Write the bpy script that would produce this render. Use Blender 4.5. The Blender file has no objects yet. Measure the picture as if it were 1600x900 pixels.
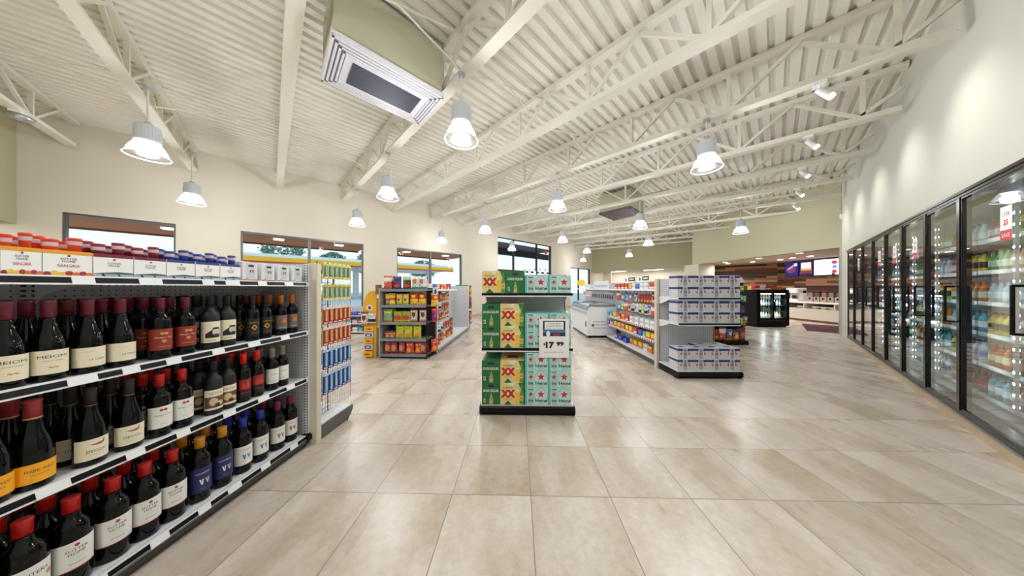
import bpy, math, random
from mathutils import Vector, Matrix
random.seed(7)
SC = bpy.context.scene
COL = SC.collection
F = 393.0; EYE = 1.3
SA, CA = .7236, .6902              # room axes: u runs along the cooler wall, w towards the windows
RA = math.atan2(CA, SA)
def R(u, w): return (u*SA - w*CA, u*CA + w*SA)

# ---------------------------------------------------------------- camera
cd = bpy.data.cameras.new('camera'); cam = bpy.data.objects.new('camera', cd); COL.objects.link(cam)
cam.location = (0, 0, EYE); cam.rotation_euler = (math.pi/2, 0, 0)
cd.sensor_width = 36; cd.lens = F/1600*36; cd.clip_start = .02; cd.clip_end = 400
SC.camera = cam
# ---------------------------------------------------------------- exposure, world
SC.view_settings.view_transform = 'Standard'; SC.view_settings.look = 'None'
SC.view_settings.gamma = 1; SC.view_settings.use_curve_mapping = False
SC.view_settings.exposure = 0.47
LAMP_W = 24; DELI_W = 14; SPOT_W = 9; RECESS_W = 20
SC.cycles.use_denoising = True
SC.cycles.max_bounces = 8; SC.cycles.diffuse_bounces = 5; SC.cycles.glossy_bounces = 4
SC.cycles.transparent_max_bounces = 24; SC.cycles.transmission_bounces = 4
SC.cycles.sample_clamp_indirect = 4.0
SC.cycles.caustics_reflective = False; SC.cycles.caustics_refractive = False
wd = bpy.data.worlds.new('world'); SC.world = wd; wd.use_nodes = True
nt = wd.node_tree; bg = nt.nodes['Background']
tc = nt.nodes.new('ShaderNodeTexCoord'); sp = nt.nodes.new('ShaderNodeSeparateXYZ'); nt.links.new(tc.outputs['Generated'], sp.inputs[0])
cr = nt.nodes.new('ShaderNodeValToRGB'); nt.links.new(sp.outputs['Z'], cr.inputs[0])
cr.color_ramp.elements[0].position = 0; cr.color_ramp.elements[0].color = (.80, .88, .93, 1)
cr.color_ramp.elements[1].position = .6; cr.color_ramp.elements[1].color = (.55, .70, .88, 1)
nt.links.new(cr.outputs[0], bg.inputs[0]); bg.inputs[1].default_value = 1.25

# ---------------------------------------------------------------- materials
def lin(c): return c/12.92 if c <= .04045 else ((c+.055)/1.055)**2.4
def hexc(h): return tuple(lin(int(h[i:i+2], 16)/255) for i in (0, 2, 4)) + (1,)
_M = {}
def M(h, rough=.5, metal=0, emit=0, name=None, coat=0, noise=0, nscale=20, bump=0, spec=.5):
    k = (h, rough, metal, emit, coat, noise, nscale, bump, spec)
    if k in _M: return _M[k]
    m = bpy.data.materials.new(name or 'paint_'+h); m.use_nodes = True
    n = m.node_tree; b = n.nodes['Principled BSDF']; c = hexc(h)
    b.inputs['Base Color'].default_value = c; b.inputs['Roughness'].default_value = rough; b.inputs['Metallic'].default_value = metal
    b.inputs['Specular IOR Level'].default_value = spec
    if coat: b.inputs['Coat Weight'].default_value = coat; b.inputs['Coat Roughness'].default_value = .08
    if emit: b.inputs['Emission Color'].default_value = c; b.inputs['Emission Strength'].default_value = emit
    if noise or bump:
        t = n.nodes.new('ShaderNodeTexCoord'); z = n.nodes.new('ShaderNodeTexNoise'); z.inputs['Scale'].default_value = nscale; z.inputs['Detail'].default_value = 4
        n.links.new(t.outputs['Object'], z.inputs['Vector'])
        if noise:
            x = n.nodes.new('ShaderNodeMix'); x.data_type = 'RGBA'; x.inputs[6].default_value = tuple(v*(1-noise) for v in c[:3])+(1,); x.inputs[7].default_value = tuple(min(1, v*(1+noise)) for v in c[:3])+(1,)
            n.links.new(z.outputs[0], x.inputs[0]); n.links.new(x.outputs[2], b.inputs['Base Color'])
        if bump:
            u = n.nodes.new('ShaderNodeBump'); u.inputs['Strength'].default_value = bump; u.inputs['Distance'].default_value = .01
            n.links.new(z.outputs[0], u.inputs['Height']); n.links.new(u.outputs[0], b.inputs['Normal'])
    _M[k] = m; return m
def math_node(n, op, a, b=None, c=None):
    x = n.nodes.new('ShaderNodeMath'); x.operation = op
    for i, v in enumerate((a, b, c)):
        if v is None: continue
        if isinstance(v, (int, float)): x.inputs[i].default_value = v
        else: n.links.new(v, x.inputs[i])
    return x.outputs[0]
def peg_mat(name, h, axes, pitch=.026, r=.17, dark='33353a', rough=.45, grid=False):
    """painted steel with a grid of punched holes (grid=True: thin wire lines) in object space"""
    m = bpy.data.materials.new(name); m.use_nodes = True; n = m.node_tree; b = n.nodes['Principled BSDF']
    t = n.nodes.new('ShaderNodeTexCoord'); s = n.nodes.new('ShaderNodeSeparateXYZ'); n.links.new(t.outputs['Object'], s.inputs[0])
    o = []
    for a in axes:
        v = math_node(n, 'MULTIPLY', s.outputs['XYZ'.index(a)], 1/pitch)
        v = math_node(n, 'FRACT', v); v = math_node(n, 'SUBTRACT', v, .5); v = math_node(n, 'ABSOLUTE', v); o.append(v)
    if grid:
        d = math_node(n, 'MINIMUM', o[0], o[1])
    else:
        d = math_node(n, 'SQRT', math_node(n, 'ADD', math_node(n, 'MULTIPLY', o[0], o[0]), math_node(n, 'MULTIPLY', o[1], o[1])))
    k = math_node(n, 'LESS_THAN', d, r)
    x = n.nodes.new('ShaderNodeMix'); x.data_type = 'RGBA'; x.inputs[6].default_value = hexc(h); x.inputs[7].default_value = hexc(dark)
    n.links.new(k, x.inputs[0]); n.links.new(x.outputs[2], b.inputs['Base Color']); b.inputs['Roughness'].default_value = rough
    return m
def glass_mat(name, ior=1.5, tint='ffffff', rough=.01, base=0.0):
    m = bpy.data.materials.new(name); m.use_nodes = True; n = m.node_tree; n.nodes.clear()
    out = n.nodes.new('ShaderNodeOutputMaterial'); mix = n.nodes.new('ShaderNodeMixShader'); tr = n.nodes.new('ShaderNodeBsdfTransparent'); gl = n.nodes.new('ShaderNodeBsdfGlossy')
    fr = n.nodes.new('ShaderNodeFresnel'); fr.inputs[0].default_value = ior; gl.inputs['Roughness'].default_value = rough; tr.inputs[0].default_value = hexc(tint)
    k = math_node(n, 'MINIMUM', math_node(n, 'ADD', fr.outputs[0], base), 1.0)
    ge = n.nodes.new('ShaderNodeNewGeometry'); k = math_node(n, 'MULTIPLY', k, math_node(n, 'SUBTRACT', 1, ge.outputs['Backfacing']))
    n.links.new(k, mix.inputs[0]); n.links.new(tr.outputs[0], mix.inputs[1]); n.links.new(gl.outputs[0], mix.inputs[2]); n.links.new(mix.outputs[0], out.inputs[0])
    return m
GLASS = glass_mat('window_glass', 1.22, 'eef4f4')
COOLER_GLASS = glass_mat('cooler_glass', 1.75, 'dfe8e6', .012, .22)
def shade_mat():
    m = bpy.data.materials.new('ribbed_acrylic'); m.use_nodes = True; n = m.node_tree; n.nodes.clear()
    out = n.nodes.new('ShaderNodeOutputMaterial'); mix = n.nodes.new('ShaderNodeMixShader'); tr = n.nodes.new('ShaderNodeBsdfTransparent'); ad = n.nodes.new('ShaderNodeMixShader')
    tl = n.nodes.new('ShaderNodeBsdfTranslucent'); gl = n.nodes.new('ShaderNodeBsdfGlossy'); gl.inputs['Roughness'].default_value = .2
    tl.inputs[0].default_value = (.95, .97, 1, 1); tr.inputs[0].default_value = (.97, .98, 1, 1)
    ad.inputs[0].default_value = .25; n.links.new(tl.outputs[0], ad.inputs[1]); n.links.new(gl.outputs[0], ad.inputs[2])
    mix.inputs[0].default_value = .22; n.links.new(tr.outputs[0], mix.inputs[1]); n.links.new(ad.outputs[0], mix.inputs[2]); n.links.new(mix.outputs[0], out.inputs[0])
    return m
SHADE = shade_mat()
def floor_mat():
    m = bpy.data.materials.new('travertine_tile'); m.use_nodes = True; n = m.node_tree; b = n.nodes['Principled BSDF']
    t = n.nodes.new('ShaderNodeTexCoord'); s = n.nodes.new('ShaderNodeSeparateXYZ'); n.links.new(t.outputs['Object'], s.inputs[0])
    P = .494; fx = math_node(n, 'MULTIPLY', s.outputs[0], 1/P); fy = math_node(n, 'MULTIPLY', s.outputs[1], 1/P)
    ds = []
    for f in (fx, fy):
        v = math_node(n, 'SUBTRACT', math_node(n, 'FRACT', f), .5); v = math_node(n, 'ABSOLUTE', v); ds.append(v)
    d = math_node(n, 'MAXIMUM', ds[0], ds[1]); grout = math_node(n, 'GREATER_THAN', d, .4945)
    ix = math_node(n, 'FLOOR', fx); iy = math_node(n, 'FLOOR', fy)
    cm = n.nodes.new('ShaderNodeCombineXYZ'); n.links.new(ix, cm.inputs[0]); n.links.new(iy, cm.inputs[1])
    wn = n.nodes.new('ShaderNodeTexWhiteNoise'); n.links.new(cm.outputs[0], wn.inputs['Vector'])
    off = n.nodes.new('ShaderNodeVectorMath'); off.operation = 'MULTIPLY_ADD'; n.links.new(wn.outputs['Color'], off.inputs[0]); off.inputs[1].default_value = (9, 9, 9)
    n.links.new(t.outputs['Object'], off.inputs[2])
    mp = n.nodes.new('ShaderNodeMapping'); mp.inputs['Scale'].default_value = (2.2, .8, 1); n.links.new(off.outputs[0], mp.inputs[0])
    n1 = n.nodes.new('ShaderNodeTexNoise'); n1.inputs['Scale'].default_value = 1.5; n1.inputs['Detail'].default_value = 3; n1.inputs['Roughness'].default_value = .5; n1.inputs['Distortion'].default_value = 0; n.links.new(mp.outputs[0], n1.inputs['Vector'])
    n2 = n.nodes.new('ShaderNodeTexNoise'); n2.inputs['Scale'].default_value = 22; n2.inputs['Detail'].default_value = 6; n2.inputs['Roughness'].default_value = .7; n.links.new(off.outputs[0], n2.inputs['Vector'])
    r1 = n.nodes.new('ShaderNodeMix'); r1.data_type = 'RGBA'; r1.inputs[6].default_value = hexc('bfae9a'); r1.inputs[7].default_value = hexc('e2dbd2')
    sm = n.nodes.new('ShaderNodeMapRange'); sm.interpolation_type = 'SMOOTHSTEP'; sm.inputs['From Min'].default_value = .2; sm.inputs['From Max'].default_value = .8
    n.links.new(n1.outputs[0], sm.inputs['Value']); n.links.new(sm.outputs[0], r1.inputs[0])
    r2 = n.nodes.new('ShaderNodeValToRGB'); e = r2.color_ramp.elements
    e[0].position = .30; e[0].color = (.74, .70, .66, 1); e[1].position = .72; e[1].color = (1.0, 1.0, 1.0, 1); n.links.new(n2.outputs[0], r2.inputs[0])
    mx = n.nodes.new('ShaderNodeMix'); mx.data_type = 'RGBA'; mx.blend_type = 'MULTIPLY'; mx.inputs[0].default_value = .75
    n.links.new(r1.outputs[2], mx.inputs[6]); n.links.new(r2.outputs[0], mx.inputs[7])
    tv = math_node(n, 'MULTIPLY_ADD', wn.outputs['Value'], .1, .95)
    mv = n.nodes.new('ShaderNodeVectorMath'); mv.operation = 'SCALE'; n.links.new(mx.outputs[2], mv.inputs[0]); n.links.new(tv, mv.inputs['Scale'])
    mg = n.nodes.new('ShaderNodeMix'); mg.data_type = 'RGBA'; n.links.new(grout, mg.inputs[0]); n.links.new(mv.outputs[0], mg.inputs[6]); mg.inputs[7].default_value = hexc('8f8377')
    n.links.new(mg.outputs[2], b.inputs['Base Color'])
    rr = math_node(n, 'MULTIPLY_ADD', n1.outputs[0], .25, .16); n.links.new(rr, b.inputs['Roughness'])
    bp = n.nodes.new('ShaderNodeBump'); bp.inputs['Strength'].default_value = .12; bp.inputs['Distance'].default_value = .002
    hh = math_node(n, 'SUBTRACT', math_node(n, 'MULTIPLY', n2.outputs[0], .4), grout); n.links.new(hh, bp.inputs['Height']); n.links.new(bp.outputs[0], b.inputs['Normal'])
    return m
def wood_mat():
    m = bpy.data.materials.new('wood_plank_wall'); m.use_nodes = True; n = m.node_tree; b = n.nodes['Principled BSDF']
    t = n.nodes.new('ShaderNodeTexCoord'); mp = n.nodes.new('ShaderNodeMapping'); n.links.new(t.outputs['Object'], mp.inputs[0]); mp.inputs['Rotation'].default_value = (math.pi/2, 0, 0)
    br = n.nodes.new('ShaderNodeTexBrick'); n.links.new(mp.outputs[0], br.inputs['Vector']); br.inputs['Scale'].default_value = 1; br.inputs['Brick Width'].default_value = 1.15; br.inputs['Row Height'].default_value = .1; br.inputs['Mortar Size'].default_value = .004
    br.offset = .37; br.inputs['Color1'].default_value = (0, 0, 0, 1); br.inputs['Color2'].default_value = (1, 1, 1, 1); br.inputs['Mortar'].default_value = (.25, .25, .25, 1)
    r = n.nodes.new('ShaderNodeValToRGB'); r.color_ramp.interpolation = 'LINEAR'; e = r.color_ramp.elements
    e[0].color = hexc('38201a'); e[1].color = hexc('c39a74'); x = r.color_ramp.elements.new(.4); x.color = hexc('5e3a2c'); x = r.color_ramp.elements.new(.7); x.color = hexc('80553f')
    n.links.new(br.outputs['Color'], r.inputs[0])
    m2 = n.nodes.new('ShaderNodeMapping'); m2.inputs['Scale'].default_value = (2, 30, 40); n.links.new(t.outputs['Object'], m2.inputs[0])
    z = n.nodes.new('ShaderNodeTexNoise'); z.inputs['Scale'].default_value = 1.2; z.inputs['Detail'].default_value = 5; n.links.new(m2.outputs[0], z.inputs['Vector'])
    mx = n.nodes.new('ShaderNodeMix'); mx.data_type = 'RGBA'; mx.blend_type = 'OVERLAY'; mx.inputs[0].default_value = .6; n.links.new(r.outputs[0], mx.inputs[6]); n.links.new(z.outputs[0], mx.inputs[7])
    n.links.new(mx.outputs[2], b.inputs['Base Color']); b.inputs['Roughness'].default_value = .45
    return m

# ---------------------------------------------------------------- mesh builder
def strips(a, dx):
    """cut the faces of an artwork piece into upright strips so that it follows a curved label"""
    pts, fs, mat = a; P_, F_ = [], []
    def clip(poly, x, keep_right):
        out = []
        for i, p in enumerate(poly):
            q = poly[(i+1) % len(poly)]; ip = (p[0] >= x) == keep_right or p[0] == x; iq = (q[0] >= x) == keep_right or q[0] == x
            if ip: out.append(p)
            if ip != iq: t = (x-p[0])/(q[0]-p[0]); out.append((x, p[1]+t*(q[1]-p[1])))
        return out
    for f in fs:
        poly = [pts[i][:2] for i in f]; x0 = min(p[0] for p in poly); x1 = max(p[0] for p in poly)
        if x1-x0 <= dx*1.01: o = len(P_); P_ += poly; F_.append(tuple(range(o, o+len(poly)))); continue
        n = math.ceil((x1-x0)/dx)
        for k in range(n):
            q = clip(clip(poly, x0+(x1-x0)*k/n, True), x0+(x1-x0)*(k+1)/n, False) if n > 1 else poly
            if len(q) > 2: o = len(P_); P_ += q; F_.append(tuple(range(o, o+len(q))))
    return (P_, F_, mat)
class MB:
    def __init__(s): s.v = []; s.f = []; s.m = []; s.sm = []; s.mats = []
    def mi(s, m):
        if m not in s.mats: s.mats.append(m)
        return s.mats.index(m)
    def add(s, vs, fs, mat, smooth=False):
        o = len(s.v); s.v += [tuple(p) for p in vs]; k = s.mi(mat)
        for f in fs: s.f.append(tuple(i+o for i in f)); s.m.append(k); s.sm.append(smooth)
        return s
    def box(s, x0, x1, y0, y1, z0, z1, mat):
        return s.add([(x0, y0, z0), (x1, y0, z0), (x1, y1, z0), (x0, y1, z0), (x0, y0, z1), (x1, y0, z1), (x1, y1, z1), (x0, y1, z1)],
                     [(0, 3, 2, 1), (4, 5, 6, 7), (0, 1, 5, 4), (1, 2, 6, 5), (2, 3, 7, 6), (3, 0, 4, 7)], mat)
    def rbox(s, x0, x1, y0, y1, z0, z1, mat, r=.01, n=3):
        """box with rounded vertical edges and a small chamfer at top and bottom"""
        def ring(k, z):
            o = []
            for cx, cy, a0 in ((x1-r, y1-r, 0), (x0+r, y1-r, 90), (x0+r, y0+r, 180), (x1-r, y0+r, 270)):
                for i in range(n+1):
                    a = math.radians(a0+90*i/n); o.append((cx+(r-k)*math.cos(a), cy+(r-k)*math.sin(a), z))
            return o
        c = r*.35; rings = [ring(c, z0), ring(0, z0+c), ring(0, z1-c), ring(c, z1)]; N = len(rings[0]); vs = sum(rings, []); fs = []
        for k in range(3):
            for i in range(N): fs.append((k*N+i, k*N+(i+1) % N, (k+1)*N+(i+1) % N, (k+1)*N+i))
        fs.append(tuple(range(N))[::-1]); fs.append(tuple(3*N+i for i in range(N)))
        return s.add(vs, fs, mat)
    def prism(s, pts, axis, a0, a1, mat):
        """polygon pts extruded along axis from a0 to a1; pts give the two other coordinates in order"""
        n = len(pts)
        def mk(p, a):
            return {'x': (a, p[0], p[1]), 'y': (p[0], a, p[1]), 'z': (p[0], p[1], a)}[axis]
        vs = [mk(p, a0) for p in pts]+[mk(p, a1) for p in pts]
        fs = [tuple(range(n))[::-1], tuple(range(n, 2*n))]+[(i, (i+1) % n, n+(i+1) % n, n+i) for i in range(n)]
        return s.add(vs, fs, mat)
    def tube(s, p0, p1, r, mat, n=8, r1=None):
        p0 = Vector(p0); p1 = Vector(p1); d = (p1-p0).normalized(); a = d.orthogonal().normalized(); b = d.cross(a); r1 = r if r1 is None else r1; vs = []
        for p, rr in ((p0, r), (p1, r1)):
            for i in range(n):
                t = 2*math.pi*i/n; vs.append(p+a*rr*math.cos(t)+b*rr*math.sin(t))
        s.add(vs, [(i, (i+1) % n, n+(i+1) % n, n+i) for i in range(n)], mat, n > 6)
        return s.add(vs, [tuple(range(n))[::-1], tuple(range(n, 2*n))], mat)
    def bar(s, p0, p1, wx, wz, mat, side=(1, 0, 0)):
        """rectangular bar between two points"""
        p0 = Vector(p0); p1 = Vector(p1); d = (p1-p0).normalized(); sd = Vector(side); sd = (sd-d*sd.dot(d)).normalized(); up = sd.cross(d); vs = []
        for p in (p0, p1):
            for i, j in ((-1, -1), (1, -1), (1, 1), (-1, 1)): vs.append(p+sd*wx/2*i+up*wz/2*j)
        return s.add(vs, [(0, 3, 2, 1), (4, 5, 6, 7), (0, 1, 5, 4), (1, 2, 6, 5), (2, 3, 7, 6), (3, 0, 4, 7)], mat)
    def lathe(s, prof, mat, n=20, c=(0, 0), smooth=True, mats=None, caps=True):
        vs = []; N = len(prof)
        for r, z in prof:
            for i in range(n):
                t = 2*math.pi*i/n; vs.append((c[0]+r*math.cos(t), c[1]+r*math.sin(t), z))
        for k in range(N-1):
            s.add([], [], mat)
        o = len(s.v); s.v += vs
        for k in range(N-1):
            mm = s.mi(mats[k] if mats else mat)
            for i in range(n): s.f.append((o+k*n+i, o+k*n+(i+1) % n, o+(k+1)*n+(i+1) % n, o+(k+1)*n+i)); s.m.append(mm); s.sm.append(smooth)
        if caps:
            s.f.append(tuple(o+i for i in range(n))[::-1]); s.m.append(s.mi(mats[0] if mats else mat)); s.sm.append(False)
            s.f.append(tuple(o+(N-1)*n+i for i in range(n))); s.m.append(s.mi(mats[-1] if mats else mat)); s.sm.append(False)
        return s
    def art(s, art, fn):
        """2-D artwork onto a surface; fn(x, y, lift) -> point"""
        if getattr(fn, 'strip', None): art = [strips(a, fn.strip) for a in art]
        for k, (pts, fs, mat) in enumerate(art): s.add([fn(x, y, .0004+.00018*min(k, 30)) for x, y in pts], fs, mat)
        return s
    def mesh(s, name):
        me = bpy.data.meshes.new(name); me.from_pydata(s.v, [], s.f)
        for m in s.mats: me.materials.append(m)
        me.polygons.foreach_set('material_index', s.m); me.polygons.foreach_set('use_smooth', s.sm); me.update(); return me
    def build(s, name, parent=None, loc=(0, 0, 0), rot=0, **k):
        o = bpy.data.objects.new(name, s.mesh(name)); COL.objects.link(o); o.location = loc; o.rotation_euler = (0, 0, rot)
        if parent: o.parent = parent
        if k: tag(o, **k)
        return o
def tag(o, label=None, cat=None, group=None, kind=None):
    if label: o['label'] = label
    if cat: o['category'] = cat
    if group: o['group'] = group
    if kind: o['kind'] = kind
    return o
def empty(name, loc=(0, 0, 0), rot=0, **k):
    o = bpy.data.objects.new(name, None); COL.objects.link(o); o.location = loc; o.rotation_euler = (0, 0, rot); tag(o, **k); return o
KIDS = {}
def kids(o):
    return [c for c in COL.objects if c.parent == o]
_kc = {}
def copy_tree(o, loc, rot=None, label=None, group=None, scale=None):
    if o.name not in _kc: _kc[o.name] = [(c, kids(c)) for c in kids(o)]
    r = o.copy(); COL.objects.link(r); r.location = loc
    if rot is not None: r.rotation_euler = (0, 0, rot) if not isinstance(rot, tuple) else rot
    if scale: r.scale = scale
    if label: r['label'] = label
    if group: r['group'] = group
    for c, gs in _kc[o.name]:
        d = c.copy(); COL.objects.link(d); d.parent = r
        for g in gs:
            e = g.copy(); COL.objects.link(e); e.parent = d
    return r
class Proto:
    """first place() moves the prototype itself, later ones copy it with its parts"""
    def __init__(s, o): s.o = o; s.used = False
    def place(s, loc, rot=0, label=None, group=None, cat=None, scale=None):
        if not s.used:
            s.used = True; o = s.o; o.location = loc; o.rotation_euler = (0, 0, rot) if not isinstance(rot, tuple) else rot
            if scale: o.scale = scale
            if label: o['label'] = label
            if group: o['group'] = group
            if cat: o['category'] = cat
            return o
        o = copy_tree(s.o, loc, rot, label, group, scale)
        if cat: o['category'] = cat
        if group is None and 'group' in o: pass
        return o
    def drop(s):
        if not s.used:
            for c in kids(s.o): bpy.data.objects.remove(c)
            bpy.data.objects.remove(s.o)
ORD = 'zeroth first second third fourth fifth sixth seventh eighth ninth tenth eleventh twelfth thirteenth fourteenth fifteenth sixteenth seventeenth eighteenth nineteenth twentieth'.split()
# ---------------------------------------------------------------- 2-D artwork
def a_rect(x0, y0, x1, y1, mat, n=1):
    pts = []; fs = []
    for i in range(n+1): x = x0+(x1-x0)*i/n; pts += [(x, y0), (x, y1)]
    for i in range(n): fs.append((2*i, 2*i+2, 2*i+3, 2*i+1))
    return (pts, fs, mat)
def a_poly(pts, mat): return (list(pts), [tuple(range(len(pts)))], mat)
def a_disc(cx, cy, r, mat, n=14, ry=None): return a_poly([(cx+r*math.cos(2*math.pi*i/n), cy+(ry or r)*math.sin(2*math.pi*i/n)) for i in range(n)], mat)
def a_ring(cx, cy, r, t, mat, n=24, ry=None):
    ry = ry or r; pts = []; fs = []
    for i in range(n):
        a = 2*math.pi*i/n; pts += [(cx+r*math.cos(a), cy+ry*math.sin(a)), (cx+(r-t)*math.cos(a), cy+(ry-t)*math.sin(a))]
    for i in range(n): j = (i+1) % n; fs.append((2*i, 2*j, 2*j+1, 2*i+1))
    return (pts, fs, mat)
def a_star(cx, cy, r, mat, k=.42):
    pts = [(cx, cy)]
    for i in range(10):
        a = math.pi/2+math.pi*i/5; q = r if i % 2 == 0 else r*k; pts.append((cx+q*math.cos(a), cy+q*math.sin(a)))
    return (pts, [(0, i, i % 10+1) for i in range(1, 11)], mat)
_T = {}
def a_text(st, cx, cy, h, mat, w=None, bold=0.0, shear=0):
    k = (st, bold, shear)
    if k not in _T:
        cu = bpy.data.curves.new('lettering', 'FONT'); cu.body = st; cu.resolution_u = 2; cu.align_x = 'CENTER'; cu.offset = bold; cu.shear = shear
        ob = bpy.data.objects.new('lettering', cu); me = bpy.data.meshes.new_from_object(ob)
        vs = [(v.co.x, v.co.y) for v in me.vertices]; fs = [tuple(p.vertices) for p in me.polygons]
        bpy.data.objects.remove(ob); bpy.data.meshes.remove(me); bpy.data.curves.remove(cu)
        x0 = min(p[0] for p in vs); x1 = max(p[0] for p in vs); y0 = min(p[1] for p in vs); y1 = max(p[1] for p in vs)
        _T[k] = ([((x-(x0+x1)/2)/(y1-y0), (y-(y0+y1)/2)/(y1-y0)) for x, y in vs], fs, (x1-x0)/(y1-y0))
    vs, fs, asp = _T[k]; sx = h if w is None else w/asp
    return ([(cx+x*sx, cy+y*h) for x, y in vs], fs, mat)
class cyl_fn:
    """wraps artwork round an upright cylinder, facing +x"""
    strip = .005
    def __init__(s, r, z0=0): s.r = r; s.z0 = z0
    def __call__(s, x, y, l): return ((s.r+l)*math.cos(x/s.r), (s.r+l)*math.sin(x/s.r), s.z0+y)
def plane_fn(o, ax, ay, nn):
    o = Vector(o); ax = Vector(ax); ay = Vector(ay); nn = Vector(nn)
    return lambda x, y, l: o+ax*x+ay*y+nn*l
FRONT = lambda x, y, z: plane_fn((x, y, z), (1, 0, 0), (0, 0, 1), (0, -1, 0))     # faces -y
FACEX = lambda x, y, z: plane_fn((x, y, z), (0, 1, 0), (0, 0, 1), (1, 0, 0))      # faces +x
FACENX = lambda x, y, z: plane_fn((x, y, z), (0, -1, 0), (0, 0, 1), (-1, 0, 0))   # faces -x
# ---------------------------------------------------------------- common materials
CREAM = M('d2cbbc', .85, name='cream_wall_paint', noise=.03, nscale=2, bump=.03)
GREEN = M('aaa585', .85, name='olive_wall_paint', noise=.03, nscale=2, bump=.03)
PALE = M('c4c2b7', .8, name='pale_grey_wall_paint', noise=.03, nscale=2, bump=.03)
STEEL = M('dcd8cc', .55, name='painted_ceiling_steel', noise=.02, nscale=6)
STEEL2 = M('d8d4c6', .55, name='painted_joist_steel', noise=.03, nscale=6)
BLACK = M('060607', .35, name='black_metal', spec=.25); DARK = M('26262a', .5, name='dark_rubber')
WHITE = M('eeeeee', .4, name='white_enamel'); SHELFW = M('e4e6ea', .4, name='shelf_enamel'); GREY = M('b9bcc2', .4, name='grey_enamel')
CHROME = M('c9ccd2', .2, 1, name='chrome'); BRONZE = M('3a3330', .4, .5, name='bronze_frame'); ALU = M('6a6c6a', .4, .6, name='aluminium_frame')
BEIGE = M('d6cebd', .55, name='beige_panel'); PAPER = M('f3f3f3', .6, name='paper'); INK = M('222222', .6, name='ink')
RED = M('c8242a', .45); NAVY = M('1d2470', .45); YEL = M('f6bd2c', .45); GRN = M('1d7a3e', .45); GOLD = M('c8963c', .4)
PEGY = peg_mat('pegboard_facing_aisle', 'd6d8de', 'YZ', .026, .13); PEGX = peg_mat('pegboard_end', 'c2c4ca', 'XZ', .026, .13)
PEGW = peg_mat('pegboard_white', 'd8d9de', 'XZ', .03, .06, '8d9098', grid=True); PEGWY = peg_mat('pegboard_white_side', 'd0d1d6', 'YZ', .03, .08, '8d9098', grid=True)
SLOT = peg_mat('slotted_upright', 'd9dade', 'XZ', .022, .26); SLOTY = peg_mat('slotted_upright_side', 'd9dade', 'YZ', .022, .26)

# ================================================================ SETTING
S = dict(kind='structure')
th = math.atan(.023)
# the tiled floor is a polygon in room axes, kept inside the walls
floor = MB(); pts = []
FO = (.129, 2.068)
def to_floor(x, y):
    dx, dy = x-FO[0], y-FO[1]; c, s = math.cos(th), math.sin(th); return (dx*c-dy*s, dx*s+dy*c)
outline = [R(-5.2, -3), R(-5.2, 9.5), R(19.4, 9.5), R(19.4, -3.2), R(19.4, -9), R(4, -9), R(4, -3)]
floor.prism([to_floor(*p) for p in outline][::-1], 'z', -.12, 0, floor_mat())
floor.build('floor', loc=(FO[0], FO[1], 0), rot=-th, **S)

def zdeck(w): return 4.27+(w+1.22)*.028
def zbot(w): return 3.63+(w+1.22)*.037
c = MB(); prof = []; w = -1.6; P = .152
while w < 9.65:
    for dw, dz in ((0, 0), (.082, 0), (.100, .04), (.134, .04)): prof.append((w+dw, zdeck(w+dw)+dz))
    w += P
vs = [(-5.4, a, b) for a, b in prof]+[(17.6, a, b) for a, b in prof]; N = len(prof)
c.add(vs, [(i, i+1, N+i+1, N+i) for i in range(N-1)], STEEL)
c.box(-5.4, 17.6, -1.6, 9.8, 4.75, 4.85, STEEL)
ceiling = c.build('ceiling', rot=RA, **S)

def wall_u(mb, u0, u1, w0, w1, z0, z1, holes, mat):
    """wall along u with rectangular holes (a, b, za, zb)"""
    xs = sorted({u0, u1} | {h[0] for h in holes} | {h[1] for h in holes})
    for a, b in zip(xs, xs[1:]):
        hs = [h for h in holes if h[0] <= a+1e-6 and h[1] >= b-1e-6]
        if not hs: mb.box(a, b, w0, w1, z0, z1, mat)
        else:
            h = hs[0]
            if h[2] > z0: mb.box(a, b, w0, w1, z0, h[2], mat)
            if h[3] < z1: mb.box(a, b, w0, w1, h[3], z1, mat)
WINS = [(-2.94, -1.6, .55, 2.77, []), (-.585, 2.21, .55, 2.77, [.8]), (3.28, 6.03, .55, 2.77, [4.6]), (8.09, 12.4, .0, 3.86, [9.24, 11.1]), (14.46, 17.1, .0, 2.68, [15.6])]
m = MB(); wall_u(m, -5.4, 19.4, 9.5, 9.72, 0, 4.8, [h[:4] for h in WINS], CREAM); m.build('wall_left', rot=RA, **S)
m = MB()
for a, b in ((-3.35, -2.94), (-1.6, -.585), (-2.94, -1.6), (-.585, 2.21), (2.21, 3.28), (3.28, 6.03), (6.03, 8.09), (12.4, 14.46)): m.box(a, b, 9.47, 9.5, 0, .1, M('b9ab93', .5))
m.build('baseboard_left', rot=RA, **S)
for i, (a, b, z0, z1, mul) in enumerate(WINS):
    fm = BRONZE if i > 2 else ALU; e = empty('window_%d' % (i+1), (*R(a, 9.5), 0), RA, kind='structure'); W = b-a; t = .035
    f = MB(); f.box(0, W, .04, .14, z1-t, z1, fm); f.box(0, W, .04, .14, z0, z0+t, fm); f.box(0, t, .04, .14, z0, z1, fm); f.box(W-t, W, .04, .14, z0, z1, fm)
    if i == 3:
        f.box(0, W, .05, .13, 2.15, 2.25, fm)
    f.build('window_frame', e)
    for q in mul: MB().box(q-a-.035, q-a+.035, .04, .14, z0, z1, fm).build('window_mullion', e)
    qs = [a]+mul+[b]
    for p, q in zip(qs, qs[1:]): MB().box(p-a+.03, q-a-.03, .085, .095, z0+.03, z1-.03, GLASS).build('window_pane', e)

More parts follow.
